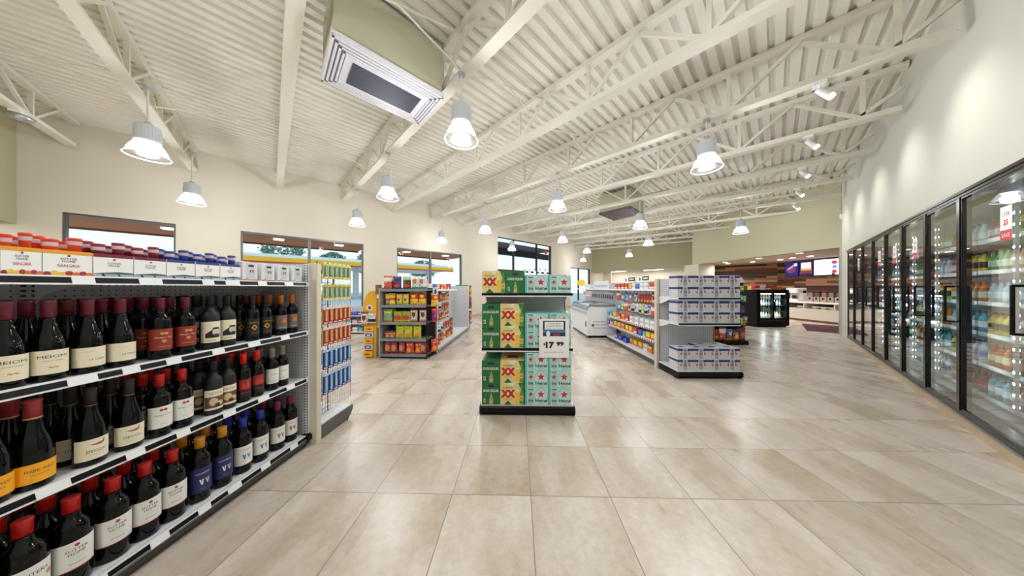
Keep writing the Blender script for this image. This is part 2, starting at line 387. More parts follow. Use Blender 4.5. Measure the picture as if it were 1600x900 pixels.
# cooler wall
COOL0, COOL1 = 2.35, 10.08
m = MB(); wall_u(m, -5.4, 11.1, -1.5, -1.22, 0, 4.8, [(COOL0, COOL1, .0, 2.19)], PALE); m.build('wall_right', rot=RA, **S)
m = MB(); m.box(COOL0, COOL1, -1.42, -1.215, 0, .108, M('c9b598', .4, name='tile_plinth', noise=.08, nscale=9)); m.build('baseboard_right', rot=RA, **S)
m = MB(); m.box(11.1, 11.5, -2.0, -1.22, 0, 4.8, M('9c9b8b', .7)); m.box(11.02, 11.1, -1.26, -1.2, 0, 4.7, M('b9b8a8', .7)); m.build('wall_pilaster', rot=RA, **S)
# wall over the deli opening, on the diagonal
P1 = Vector((9.03, 7.0)); P2 = Vector((8.67, 12.08)); dg = (P2-P1); L12 = dg.length; ang = math.atan2(dg.y, dg.x)
m = MB(); m.box(-.1, L12, -.25, 0, 2.42, 4.8, M('bdb89c', .85, name='deli_header_paint', noise=.03, nscale=2)); m.build('wall_header', loc=(P1.x, P1.y, 0), rot=ang, **S)
m = MB(); m.box(L12-.35, L12+.5, -.8, .0, 0, 2.42, CREAM); m.build('wall_pillar', loc=(P1.x, P1.y, 0), rot=ang, **S)
# far olive soffit and its lit recess
m = MB(); m.box(17.4, 17.6, -3.4, 9.5, 2.5, 4.8, GREEN); m.build('wall_far', rot=RA, **S)
m = MB(); m.box(19.2, 19.4, -3.4, 9.5, 0, 2.7, CREAM); m.box(17.9, 18.0, 8.3, 8.6, 0, 2.6, CREAM); m.build('wall_recess', rot=RA, **S)
m = MB(); m.box(17.6, 19.2, -3.4, 9.5, 2.6, 2.7, WHITE); m.build('ceiling_recess', rot=RA, **S)
# near end of the shop: olive soffit over a counter recess
m = MB(); m.box(-3.55, -3.35, -1.22, 9.5, 2.46, 4.8, GREEN); m.build('wall_near', rot=RA, **S)
m = MB(); m.box(-5.4, -5.2, -1.5, 9.5, 0, 2.7, PALE); m.build('wall_back', rot=RA, **S)
m = MB(); m.box(-5.2, -3.55, -1.5, 9.5, 2.6, 2.7, WHITE); m.build('ceiling_near', rot=RA, **S)
# deli room
A = Vector((12.95, 12.28)); B = Vector((13.3, 4.2)); C = Vector((10.9, 14.0)); WOOD = wood_mat()
def strip_wall(name, p, q, z0, z1, mat, t=.15, flip=1, **k):
    d = q-p; o = MB().box(0, d.length, 0 if flip > 0 else -t, t if flip > 0 else 0, z0, z1, mat).build(name, loc=(p.x, p.y, 0), rot=math.atan2(d.y, d.x), **k); return o
strip_wall('wall_deli', C, A, 0, 2.55, WOOD, **S); strip_wall('wall_deli', A, B, 0, 2.55, WOOD, **S)
q = Vector(R(17.5, -3.3)); strip_wall('wall_deli_side', P2+Vector((.3, 0)), C, 0, 2.6, CREAM, **S)
p0 = Vector(R(11.4, -1.6)); strip_wall('wall_deli_near', B, p0, 0, 2.55, PALE, **S)
m = MB(); m.prism([(p0.x, p0.y), (B.x+.2, B.y), (A.x+.2, A.y+.1), (C.x, C.y+.2), (P2.x+.13, P2.y), (P1.x+.13, P1.y)], 'z', 2.55, 2.62, M('d6bfb2', .8, name='blush_ceiling_paint')); m.build('ceiling_deli', **S)

# ---------------------------------------------------------------- roof joists
def make_joist():
    e = empty('roof_beam_1', (0, 0, 0), RA, kind='structure'); w0, w1 = -1.15, 9.4
    t = MB(); t.bar((0, -1.2, zdeck(-1.2)-.035), (0, 9.48, zdeck(9.48)-.035), .11, .065, STEEL2); t.build('top_chord', e)
    t = MB(); b = lambda w: (0, w, zbot(w)+.04)
    t.bar((0, w0, zbot(w0)+.01), (0, w1, zbot(w1)+.01), .13, .012, STEEL2)
    for s in (-.036, .036): t.bar((s, w0, zbot(w0)+.045), (s, w1, zbot(w1)+.045), .014, .075, STEEL2)
    t.build('bottom_chord', e)
    sp = 1.3; w = -.85
    while w < 9.3:
        zb = zbot(w)+.06; zt = zdeck(w)-.06
        MB().bar((0, w, zb), (0, w, zt), .045, .045, STEEL2).build('strut', e)
        for d in (-1, 1):
            w2 = w+d*sp/2
            if -1.25 < w2 < 9.5: MB().bar((.012*d, w, zb), (.012*d, w2, zdeck(w2)-.06), .04, .04, STEEL2).build('strut', e)
        w += sp
    MB().bar((0, -.80, zbot(-.8)+.06), (0, -1.17, zbot(-1.17)+.34), .045, .045, STEEL2).build('strut', e)
    return e
jst = make_joist(); JU = [-2.8+1.475*k for k in range(14)]
for k, u in enumerate(JU):
    o = jst if k == 0 else copy_tree(jst, (0, 0, 0)); o.location = (*R(u, 0), 0); o.name = 'roof_beam_%d' % (k+1)
def brace(u, w):
    m = MB(); zt = zdeck(w)-.08; zb = zbot(w)+.08
    m.tube((0, 0, zt), (1.475, 0, zb), .011, STEEL2, 6); m.tube((0, 0, zb), (1.475, 0, zt), .011, STEEL2, 6)
    m.build('roof_beam_brace', loc=(*R(u, w), 0), rot=RA, **S)
for u in JU[:-1]:
    for w in (2.55, 6.4): brace(u, w)

# ---------------------------------------------------------------- outdoors
m = MB(); m.box(-40, 60, 9.75, 90, -.14, -.04, M('c6c6c2', .9, name='concrete_forecourt', noise=.08, nscale=.6)); m.build('ground_forecourt', rot=RA, **S)
SOF = M('d68558', .8, name='awning_brown'); FAS = M('9a6450', .7)
def awning(u0, u1, label):
    m = MB(); m.box(u0, u1, 9.74, 12.1, 2.83, 3.05, SOF); m.box(u0-.02, u1+.02, 12.1, 12.16, 2.78, 3.12, FAS)
    o = m.build('awning', rot=RA, label=label, cat='awning')
    for t in (.3, .75):
        u = u0+(u1-u0)*t; MB().box(u-.12, u+.12, 10.6, 10.84, 2.80, 2.83, M('f4f4f0', .4, emit=2, name='soffit_lamp')).build('soffit_light', o)
awning(-4.6, -1.0, 'brown awning soffit outside the window above the red-capped wine packs')
awning(-.9, 2.6, 'brown awning soffit outside the window behind the bottle gondola end')
awning(2.9, 6.9, 'brown awning soffit outside the window behind the chip gondola')
m = MB(); m.box(7.8, 16.0, 11.0, 11.2, 3.26, 3.62, M('2b3038', .7)); m.box(7.8, 13.0, 9.76, 11.0, 3.62, 3.68, M('6b5a66', .7))
m.build('porch_canopy', rot=RA, label='dark porch canopy outside the tall entrance glazing', cat='canopy')
e = empty('station_canopy', (*R(-4, 35), 0), RA, label='white and yellow filling station canopy with red stripe beyond the windows', cat='canopy')
m = MB(); m.box(0, 24.6, .1, 12, 4.0, 4.75, WHITE); m.build('canopy_roof', e)
m = MB(); m.box(-.02, 24.62, -.04, .1, 3.98, 4.42, YEL); m.build('yellow_band', e)
m = MB(); m.box(-.03, 24.63, -.05, .1, 3.82, 3.98, M('d8341f', .5)); m.build('red_band', e)
for x in (3, 12, 22): MB().box(x-.3, x+.3, 3, 3.6, -.05, 4.0, M('d8d8d6', .5)).build('column', e)
def tree(x, y, h, r, label):
    e = empty('tree', (x, y, -.04), label=label, cat='tree', group='trees beyond the forecourt')
    MB().tube((0, 0, 0), (0, 0, h*.6), .25, M('5a4a3a', .9), 8, .14).build('trunk', e)
    rn = random.Random(int(x*10)); m = MB(); g = M('7d9a86', .9, name='leaves', noise=.25, nscale=3)
    for i in range(1100):
        a = rn.uniform(0, 6.283); zz = rn.uniform(-1, 1); q = rn.uniform(.55, 1)*math.sqrt(max(0, 1-zz*zz)); c_ = Vector((r*q*math.cos(a)*rn.uniform(.8, 1.15), r*q*math.sin(a), h*.72+zz*h*.28))
        d1 = Vector((rn.uniform(-1, 1), rn.uniform(-1, 1), rn.uniform(-1, 1))).normalized()*.28; d2 = d1.orthogonal().normalized()*.2
        m.add([c_-d1, c_+d2, c_+d1, c_-d2], [(0, 1, 2, 3)], g)
    m.build('crown', e)
for i, (u, w, h, r) in enumerate(((-7, 62, 10.5, 3.1), (1.5, 64, 11, 3.2), (9, 62, 8.5, 2.8), (16.5, 65, 9.5, 3), (27, 60, 8, 3.2))):
    tree(*R(u, w), h, r, ['bushy tree farthest behind the station canopy, over the bottle window', 'broad green tree above the yellow canopy band', 'small tree beside the canopy, above the bottle gondola end', 'green tree past the canopy, over the chip gondola window', 'tree outside the tall entrance glazing'][i])

# ================================================================ LIGHTS
BULB = M('f4f8ff', .3, emit=9, name='lamp_glow')
def point(name, par, loc, w, r=.06, col=(.97, .985, 1)):
    l = bpy.data.lights.new(name, 'POINT'); l.energy = w; l.shadow_soft_size = r; l.color = col; o = bpy.data.objects.new(name, l); COL.objects.link(o); o.location = loc; o.parent = par; return o
def make_pendant():
    e = empty('pendant_lamp', label='x', cat='lamp'); hg = M('cdd1d8', .4, 0, name='lamp_housing')
    h = MB(); h.lathe([(.02, .40), (.085, .40), (.105, .385), (.112, .19), (.10, .17)][::-1], hg, 24, smooth=False)
    for i in range(24):
        a = 2*math.pi*i/24; h.bar((.108*math.cos(a), .108*math.sin(a), .22), (.1*math.cos(a), .1*math.sin(a), .385), .006, .016, hg, side=(-math.sin(a), math.cos(a), 0))
    h.build('housing', e)
    s = MB(); pr = [(.19, 0), (.186, .006), (.178, .014), (.17, .04), (.155, .085), (.133, .13), (.108, .17)]
    s.lathe(pr, SHADE, 36, caps=False); s.lathe([(.183, .001), (.191, -.004), (.194, .004), (.185, .009)], M('f2f5ff', .3, emit=.6, name='lit_rim'), 36, caps=False); s.build('shade', e)
    b = MB(); b.lathe([(.004, .105), (.045, .11), (.065, .125), (.075, .15), (.078, .168)], BULB, 20, caps=False); b.build('bulb', e)
    m = MB(); m.tube((0, 0, .40), (0, 0, .72), .009, M('d8d8d4', .4), 8); m.tube((0, 0, .40), (0, 0, .44), .03, hg, 10); m.build('rod', e)
    return e
PEND = make_pendant(); ZR = 3.0
lamps = [(231, 245, 'widest'), (300, 318, ''), (721, 220, ''), (606, 310, ''), (558, 352, ''), (690, 379, ''), (758, 363, ''), (871, 328, ''), (1104, 264, ''), (1000, 356, ''), (1013, 383, ''), (1157, 364, ''), (879, 378, ''), (917, 395, ''), (911, 408, ''), (983, 401, ''), (800, 391, '')]
names = ['above the red-capped wine packs', 'over the first window, behind the larger lamp', 'beside the big ceiling air unit', 'between the second and third windows, nearer lamp', 'above the second window, farther lamp', 'above the gap past the chip gondola window', 'over the beer display, beside the wall', 'high over the beer display', 'nearest the cooler wall, above the energy drink display', 'under the far ceiling air unit', 'just beyond the lamp under the far air unit', 'in front of the deli header wall', 'behind and below the lamp over the beer display', 'before the olive far wall, nearer one', 'smallest, close to the far window', 'in front of the olive soffit over the freezer', 'hanging in front of the tall entrance glazing']
for i, (x, y, _) in enumerate(lamps):
    D = (ZR-EYE)*F/(450-y); X = (x-800)/F*D; w = -X*CA+D*SA
    o = PEND if i == 0 else copy_tree(PEND, (0, 0, 0)); o.location = (X, D, ZR); o['label'] = 'grey pendant lamp with clear bell shade '+names[i]; o['group'] = 'pendant lamps on the roof joists'
    point('lamp_light', o, (0, 0, .05), LAMP_W*(.35 if i == 5 else 1), .09)
    rod = [c for c in kids(o) if c.name.startswith('rod')][0]; rod.scale = (1, 1, 1); need = zbot(w)-ZR-.40
    rod.data = MB().tube((0, 0, .40), (0, 0, .40+need+.01), .009, M('d8d8d4', .4), 8).tube((0, 0, .40), (0, 0, .44), .03, M('a9adb4', .35, .3), 10).tube((0, 0, .40+need-.02), (0, 0, .40+need+.01), .04, M('a9adb4', .35, .3), 10).mesh('rod')
# the same grid of lamps goes on behind the viewpoint
for i, (u, w) in enumerate(((-1.2, 2.8), (-1.2, .2), (1.65, -.1), (4.6, .8 - 1.4))):
    if i == 3: continue
    o = copy_tree(PEND, (*R(u, w), ZR)); o['label'] = ['grey pendant lamp over the bottle gondola, behind the viewpoint', 'grey pendant lamp behind the viewpoint by the cooler wall', 'grey pendant lamp overhead, closest to the viewpoint'][i]; o['group'] = 'pendant lamps on the roof joists'
    point('lamp_light', o, (0, 0, .05), LAMP_W, .09)
# spot heads on the joists, washing the cooler wall
def aim(o, d):
    o.rotation_euler = Vector(d).to_track_quat('-Z', 'Y').to_euler()
for i, u in enumerate(JU[4:10]):
    w = -.35; z = zbot(w); e = empty('spotlight', (*R(u, w), z), RA, label='small white spotlight under the %s joist from the deli end, aimed at the cooler wall' % ORD[6-i], cat='spotlight', group='wall-washing spotlights')
    d = Vector((0, -.62, -.78)).normalized(); p = Vector((0, 0, -.09))
    m = MB(); m.box(-.05, .05, -.05, .05, -.03, .004, WHITE); m.tube((0, 0, -.02), p, .012, WHITE, 8); m.build('mount', e)
    m = MB(); m.tube(p-d*.03, p+d*.12, .026, WHITE, 14, .038); m.build('head', e)
    m = MB(); m.tube(p+d*.12, p+d*.15, .034, M('f4f8ff', .3, emit=14, name='spot_glow'), 14, .03); m.build('lens', e)
    l = bpy.data.lights.new('spot_light', 'SPOT'); l.energy = SPOT_W*3; l.spot_size = 1.7; l.spot_blend = 1; l.shadow_soft_size = .12; l.color = (1, .98, .92)
    o = bpy.data.objects.new('spot_light', l); COL.objects.link(o); o.parent = e; o.location = p+d*.17; aim(o, d)
# ceiling downlights in the deli
DISC = M('fff6e8', .3, emit=8, name='downlight_glow')
def down(e):
    l = bpy.data.lights.new('downlight_light', 'SPOT'); l.energy = DELI_W*3; l.spot_size = 2.5; l.spot_blend = .8; l.shadow_soft_size = .07; l.color = (1, .95, .88)
    o = bpy.data.objects.new('downlight_light', l); COL.objects.link(o); o.parent = e; o.location = (0, 0, -.03)
dl = [(1128, 407), (1133, 409.5), (1137, 411.6), (1186, 403.5), (1176, 409), (1219, 405.6), (1249, 395.3), (1266, 400)]
dn = ['farthest from the screens, first of a close trio', 'middle one of the close trio', 'last of the close trio', 'between the trio and the menu screens', 'nearest the long planked wall', 'above the planked corner', 'nearest the header over the counter', 'in front of the white menu screen']
for i, (x, y) in enumerate(dl):
    D = 1.25*F/(450-y); X = (x-800)/F*D
    e = MB().tube((0, 0, 0), (0, 0, -.012), .11, WHITE, 20).build('downlight', loc=(X, D, 2.55), label='round deli ceiling downlight '+dn[i], cat='light', group='deli ceiling downlights')
    MB().tube((0, 0, -.012), (0, 0, -.014), .085, DISC, 20).build('lens', e); down(e)
for X, Y in ((11.2, 7.5), (11.6, 10.4)):
    e = MB().tube((0, 0, 0), (0, 0, -.012), .11, WHITE, 20).build('downlight', loc=(X, Y, 2.55), label='round deli ceiling downlight over the counter front, hidden by the header' if Y > 9 else 'round deli ceiling downlight over the maroon mat', cat='light', group='deli ceiling downlights')
    MB().tube((0, 0, -.012), (0, 0, -.014), .085, DISC, 20).build('lens', e); down(e)
# fluorescent battens in the two recesses
def batten(u, w, label):
    e = MB().box(-.08, .08, -.6, .6, -.05, 0, WHITE).build('strip_light', loc=(*R(u, w), 2.555), rot=RA, label=label, cat='light', group='strip lights in the recess'); MB().box(-.02, .02, -.4, -.36, 0, .042, WHITE).box(-.02, .02, .36, .4, 0, .042, WHITE).build('bracket', e)
    MB().box(-.05, .05, -.58, .58, -.07, -.05, M('fffdf5', .3, emit=6, name='tube_glow')).build('tube', e)
    l = bpy.data.lights.new('strip_light_light', 'AREA'); l.shape = 'RECTANGLE'; l.size = .15; l.size_y = 1.2; l.energy = RECESS_W; l.color = (1, .97, .9)
    o = bpy.data.objects.new('strip_light_light', l); COL.objects.link(o); o.parent = e; o.location = (0, 0, -.08)
for i, w in enumerate((8.0, 5.6, 3.2, .8)): batten(18.3, w, 'white strip light in the far recess, %s from the windows' % ORD[i+1])
for i, w in enumerate((8.6, 5.5, 2.5)): batten(-4.2, w, 'white strip light in the near recess, %s from the windows' % ORD[i+1])

# ---------------------------------------------------------------- ceiling air units
def air_unit(u0, u1, w0, w1, z, label, dark=False):
    e = empty('air_unit', (*R(u0, w0), 0), RA, label=label, cat='air conditioner'); L = u1-u0; Wd = w1-w0
    MB().box(.02, L-.02, .02, Wd-.02, z+.05, 4.3, M('b5b39a', .7, name='duct_paint')).build('duct', e)
    fw = M('5a4c50' if dark else 'dcdbe2', .4, name='grille_paint')
    f = MB(); f.box(0, L, 0, Wd, z+.03, z+.06, fw); t = .14
    for k in range(4):
        o = .005+k*.036
        for (x0, x1, y0, y1) in ((o, L-o, o, o+.02), (o, L-o, Wd-o-.02, Wd-o), (o, o+.02, o, Wd-o), (L-o-.02, L-o, o, Wd-o)): f.box(x0, x1, y0, y1, z-.0-.004*k, z+.03, fw)
    f.box(t, L-t, t, Wd-t, z-.012, z+.03, fw); f.build('louvre_frame', e)
    g = MB(); gm = peg_mat('intake_mesh', '1c1e2c', 'XY', .02, .12, '4a4d66', grid=True) if not dark else M('4a3a40', .6)
    g.box(t+.07, L-t-.07, t+.05, Wd-t-.05, z-.018, z-.012, gm); g.build('intake_grille', e)
air_unit(.40, 1.55, 2.85, 3.58, 3.66, 'big white ceiling air unit with dark mesh intake, above the bottle window')
air_unit(7.75, 8.85, 3.0, 4.0, 3.70, 'small dark ceiling air unit far off between the joists', True)
e = empty('emergency_light', (*R(JU[0]+.02, 7.95), zbot(7.95)), RA, label='small round emergency light under the joist nearest the olive soffit', cat='light')
MB().box(-.05, .05, -.12, .12, -.04, .0, WHITE).build('mount', e); MB().lathe([(.03, -.12), (.1, -.1), (.12, -.06), (.1, -.04)], CHROME, 20).build('lamp_dome', e)
MB().box(0, .06, -.03, .03, 0, .13, WHITE).build('sensor_box', loc=(*R(10.75, -1.19), 3.1), rot=RA, label='small white sensor box high on the cooler wall by the pilaster', cat='sensor')


m = MB(); m.lathe([(.02, 0), (.15, 0), (.15, .03), (.02, .03)], M('d8302c', .4), 20); o = m.build('hanging_sign', loc=(*R(11.6, 9.3), 3.42), rot=0, label='round red sign hanging in the tall entrance glazing', cat='sign'); o.rotation_euler = (math.pi/2, 0, RA)
MB().tube((0, .14, .015), (0, .45, .015), .008, BLACK, 6).build('cord', o)

# ================================================================ BOTTLE GONDOLA (front)
class Frame:
    def __init__(s, x, y, deg): s.o = Vector((x, y)); s.a = math.radians(deg); s.rot = -s.a
    def W(s, lx, ly, z=0):
        c, q = math.cos(s.rot), math.sin(s.rot); return (s.o.x+lx*c-ly*q, s.o.y+lx*q+ly*c, z)
    def ray(s, px, lx):
        """local y where the sight line of pixel column px meets local x = lx"""
        c, q = math.cos(s.rot), math.sin(s.rot); tx = (px-800)/F
        # world X = tx*Y
        # X = ox+lx*c-ly*q ; Y = oy+lx*q+ly*c
        return (s.o.x+lx*c-tx*(s.o.y+lx*q))/(q+tx*c)
GW = Frame(-1.677, 2.079, 2.2)
YN = -2.9
gond = empty('store_gondola', (GW.o.x, GW.o.y, 0), GW.rot, label='long white gondola stocked with bottles, dark kick plate, nearest the viewpoint', cat='store shelving')
m = MB(); m.box(-.46, -.02, YN, -.02, .07, .098, SHELFW); m.build('base_deck', gond)
KICK = M('3b3836', .4, .3, name='kick_plate_brown')
m = MB(); m.box(-.05, -.015, YN, -.01, 0, .07, KICK); m.prism([(-.05, .03), (.0, .03), (.012, .045), (.012, .06), (0, .07), (-.05, .07)], 'y', YN, -.005, KICK); m.build('kick_plate', gond)
m = MB(); m.prism([(-.04, .035), (.0, .035), (.018, .05), (.018, .085), (0, .1), (-.04, .1)], 'y', -.03, .01, BLACK); m.build('bumper_cap', gond)
m = MB(); m.box(-.50, -.47, YN, .02, .05, 1.5, PEGY); m.build('back_panel', gond)
m = MB(); m.box(-.47, -.035, .0, .012, .09, 1.5, PEGX); m.build('end_panel', gond)
m = MB(); m.box(-.035, -.005, -.005, .012, .03, 1.5, SLOT); m.build('slotted_upright', gond)
m = MB(); m.box(-.47, -.455, -.98, -.95, .05, 1.5, SLOTY); m.build('slotted_upright', gond)
m = MB(); m.rbox(-.02, .055, .013, .065, 0, 1.505, BEIGE, .008); m.build('end_post', gond)
TAGW = M('e9ebee', .4, name='price_tag_paper')
SH = [(.092, 'lowest'), (.560, 'lower'), (.945, 'upper'), (1.343, 'top')]
rn = random.Random(3)
for si, (z, nm) in enumerate(SH):
    if si:
        sh = MB().box(-.455, -.012, YN, -.012, z-.018, z, SHELFW).build('shelf', gond)
        for y in (-.955, -.02):
            b = MB(); b.prism([(-.455, z-.018), (-.09, z-.018), (-.20, z-.028), (-.33, z-.05), (-.41, z-.08), (-.455, z-.12)], 'y', y, y+.006, SHELFW); b.build('bracket', sh)
    else: sh = kids(gond)[0]
    rl = MB(); zt = z+.006; rl.prism([(-.012, zt), (-.004, zt), (.006, zt-.036), (-.006, zt-.036)], 'y', YN, -.008, SHELFW); rl.build('price_rail', sh)
    tl = lambda y0, y1, a, b, o: [(-.0035+.01*(1-a)+o, y0, zt-.036+.036*a), (-.0035+.01*(1-a)+o, y1, zt-.036+.036*a), (-.0035+.01*(1-b)+o, y1, zt-.036+.036*b), (-.0035+.01*(1-b)+o, y0, zt-.036+.036*b)]
    y = -.03
    while y > -1.5:
        L = rn.uniform(.055, .16); MB().add(tl(y-L, y, .2, .82, .0015), [(0, 1, 2, 3)], BLACK).build('rail_insert', sh); y -= L
        L = rn.uniform(.05, .075); t = MB(); t.add(tl(y-L, y, .05, .95, .003), [(0, 1, 2, 3)], TAGW)
        t.art([a_text(rn.choice(['$7.49', '$9.99', '$12.99', '$14.49']), 0, 0, .009, M('777b84', .6), L*.55)], plane_fn((.0035, y-L*.5, zt-.018), (0, 1, 0), (-.27, 0, .96), (1, 0, .27)))
        t.build('price_tag', sh); y -= L

BG = M('050507', .05, name='dark_bottle_glass', spec=.3); BG2 = M('0d0e11', .55, name='matte_black_bottle')
def prof(r, h, cap_r, style, cap_h=.055):
    if style == 'burg':     # sloping shoulders
        return [(r*.9, 0), (r, .006), (r, h*.42), (r*.96, h*.48), (r*.80, h*.56), (r*.58, h*.65), (cap_r*1.15, h*.76), (cap_r, h*.82), (cap_r, h-cap_h)]
    if style == 'mag':      # 1.5 l
        return [(r*.9, 0), (r, .008), (r, h*.62), (r*.97, h*.67), (r*.82, h*.72), (r*.52, h*.77), (cap_r*1.25, h*.81), (cap_r, h*.84), (cap_r, h-cap_h)]
    return [(r*.9, 0), (r, .006), (r, h*.60), (r*.97, h*.645), (r*.80, h*.69), (r*.5, h*.73), (cap_r*1.1, h*.77), (cap_r, h*.80), (cap_r, h-cap_h)]
CR = M('e9dfc6', .6, name='cream_label'); WL = M('e6e6e2', .6, name='white_label'); INKB = M('3b2f28', .6)
def wine(name_cap, style, r, h, glass, cap, label=None, cap_h=.055, band=None, cap_r=None, ang=1.35):
    cap_r = {.0175: .0145, .0172: .0145, .018: .0168}.get(cap_r, cap_r) or ((.0142 if style == 'burg' else .0150) if h < .33 else .0190)
    b = MB(); b.lathe(prof(r, h, cap_r, style, cap_h), glass, 22); o = b.build('wine_bottle', cat='bottle', label='x')
    k = MB(); cr_ = cap_r+.0012
    k.lathe([(cr_, h-cap_h-.006), (cr_, h-.012), (cr_+.001, h-.010), (cr_+.001, h-.003), (cr_-.003, h)], cap, 18)
    if band: k.lathe([(cr_+.0006, h-cap_h-.002), (cr_+.0006, h-cap_h+.004)], band, 18, caps=False)
    k.build('capsule', o)
    if label:
        z0, z1, base, art = label; L = MB(); w = ang*r; N = 12
        L.art([a_rect(-w, 0, w, z1-z0, base, N)]+art, cyl_fn(r, z0)); L.build('label', o)
    return Proto(o)
R1 = .0385; RM = .0475
CAPM = M('6e1f33', .35, name='burgundy_capsule'); CAPR = M('c1201f', .35, name='red_capsule'); CAPK = M('2b2424', .5, name='brown_black_capsule'); CAPO = M('c8641a', .35, name='orange_capsule'); CAPY = M('d9922a', .35, name='amber_capsule'); CAPB = M('2436a8', .35, name='blue_capsule'); CAPV = M('7d1f4a', .35, name='plum_capsule'); CAPG = M('8b8478', .4, name='taupe_capsule'); CAPS = M('e02318', .35, name='bright_red_capsule')
def img_portrait(w, h):
    w = w*.62
    K = M('1a1a1a', .6); g = M('cfcdc4', .6)
    return [a_poly([(-w, h*.22), (w, h*.22), (w, h*.62), (w*.3, h*.72), (-w*.2, h*.60), (-w, h*.42)], K), a_disc(w*.38, h*.5, h*.14, g, 12, h*.18), a_disc(w*.38, h*.67, h*.15, K, 10, h*.05), a_rect(w*.24, h*.5, w*.34, h*.53, K), a_rect(w*.44, h*.5, w*.54, h*.53, K), a_disc(w*.38, h*.37, h*.08, K, 8, h*.04),
            a_text('CRIMES', -w*.25, h*.1, h*.06, INKB)]
def img_scene(w, h):
    t = M('6d4a30', .6); c = M('cdbb94', .6)
    return [a_rect(-w, h*.1, w, h*.66, t, 6), a_disc(-w*.2, h*.4, h*.16, c, 10, h*.2), a_disc(w*.35, h*.3, h*.15, c, 10, h*.12), a_disc(w*.1, h*.22, h*.1, M('3a2416', .6), 10), a_text('THE STORY', 0, h*.82, h*.08, INKB, w*1.2)]
DUCK = M('8a6a3c', .5)
def duck(cx, cy, s): return a_poly([(cx-s, cy+.1*s), (cx-.2*s, cy+.1*s), (cx+.1*s, cy+.2*s), (cx+.5*s, cy+.25*s), (cx+.55*s, cy+.6*s), (cx+.8*s, cy+.65*s), (cx+.75*s, cy+.5*s), (cx+.65*s, cy-.05*s), (cx+.2*s, cy-.3*s), (cx-.3*s, cy-.2*s)], DUCK)
SR = M('b3261e', .6)
def sutter(h): return [a_disc(.0, h*.86, .006, SR, 12), a_text('SUTTER', 0, h*.70, .0105, INK, .050), a_text('HOME', 0, h*.57, .0105, INK, .038), a_text('cabernet sauvignon', 0, h*.40, .003, M('777777', .6), .03), a_text('All natural', 0, h*.22, .006, INK, .034), a_rect(-1.35*RM, 0, 1.35*RM, .003, SR, 12)]
def wlogo(cx, cy, s, m1, m2):
    o = []
    for i, mm in enumerate((m1, m1, m2, m2)):
        x = cx-s+i*s*.55; o.append(a_poly([(x, cy+s*.8), (x+s*.32, cy+s*.8), (x+s*(.62 if i % 2 == 0 else .12), cy-s*.7), (x+s*(.42 if i % 2 == 0 else -.02), cy-s*.7)], mm))
    return o
T1 = M('9b8f80', .6)
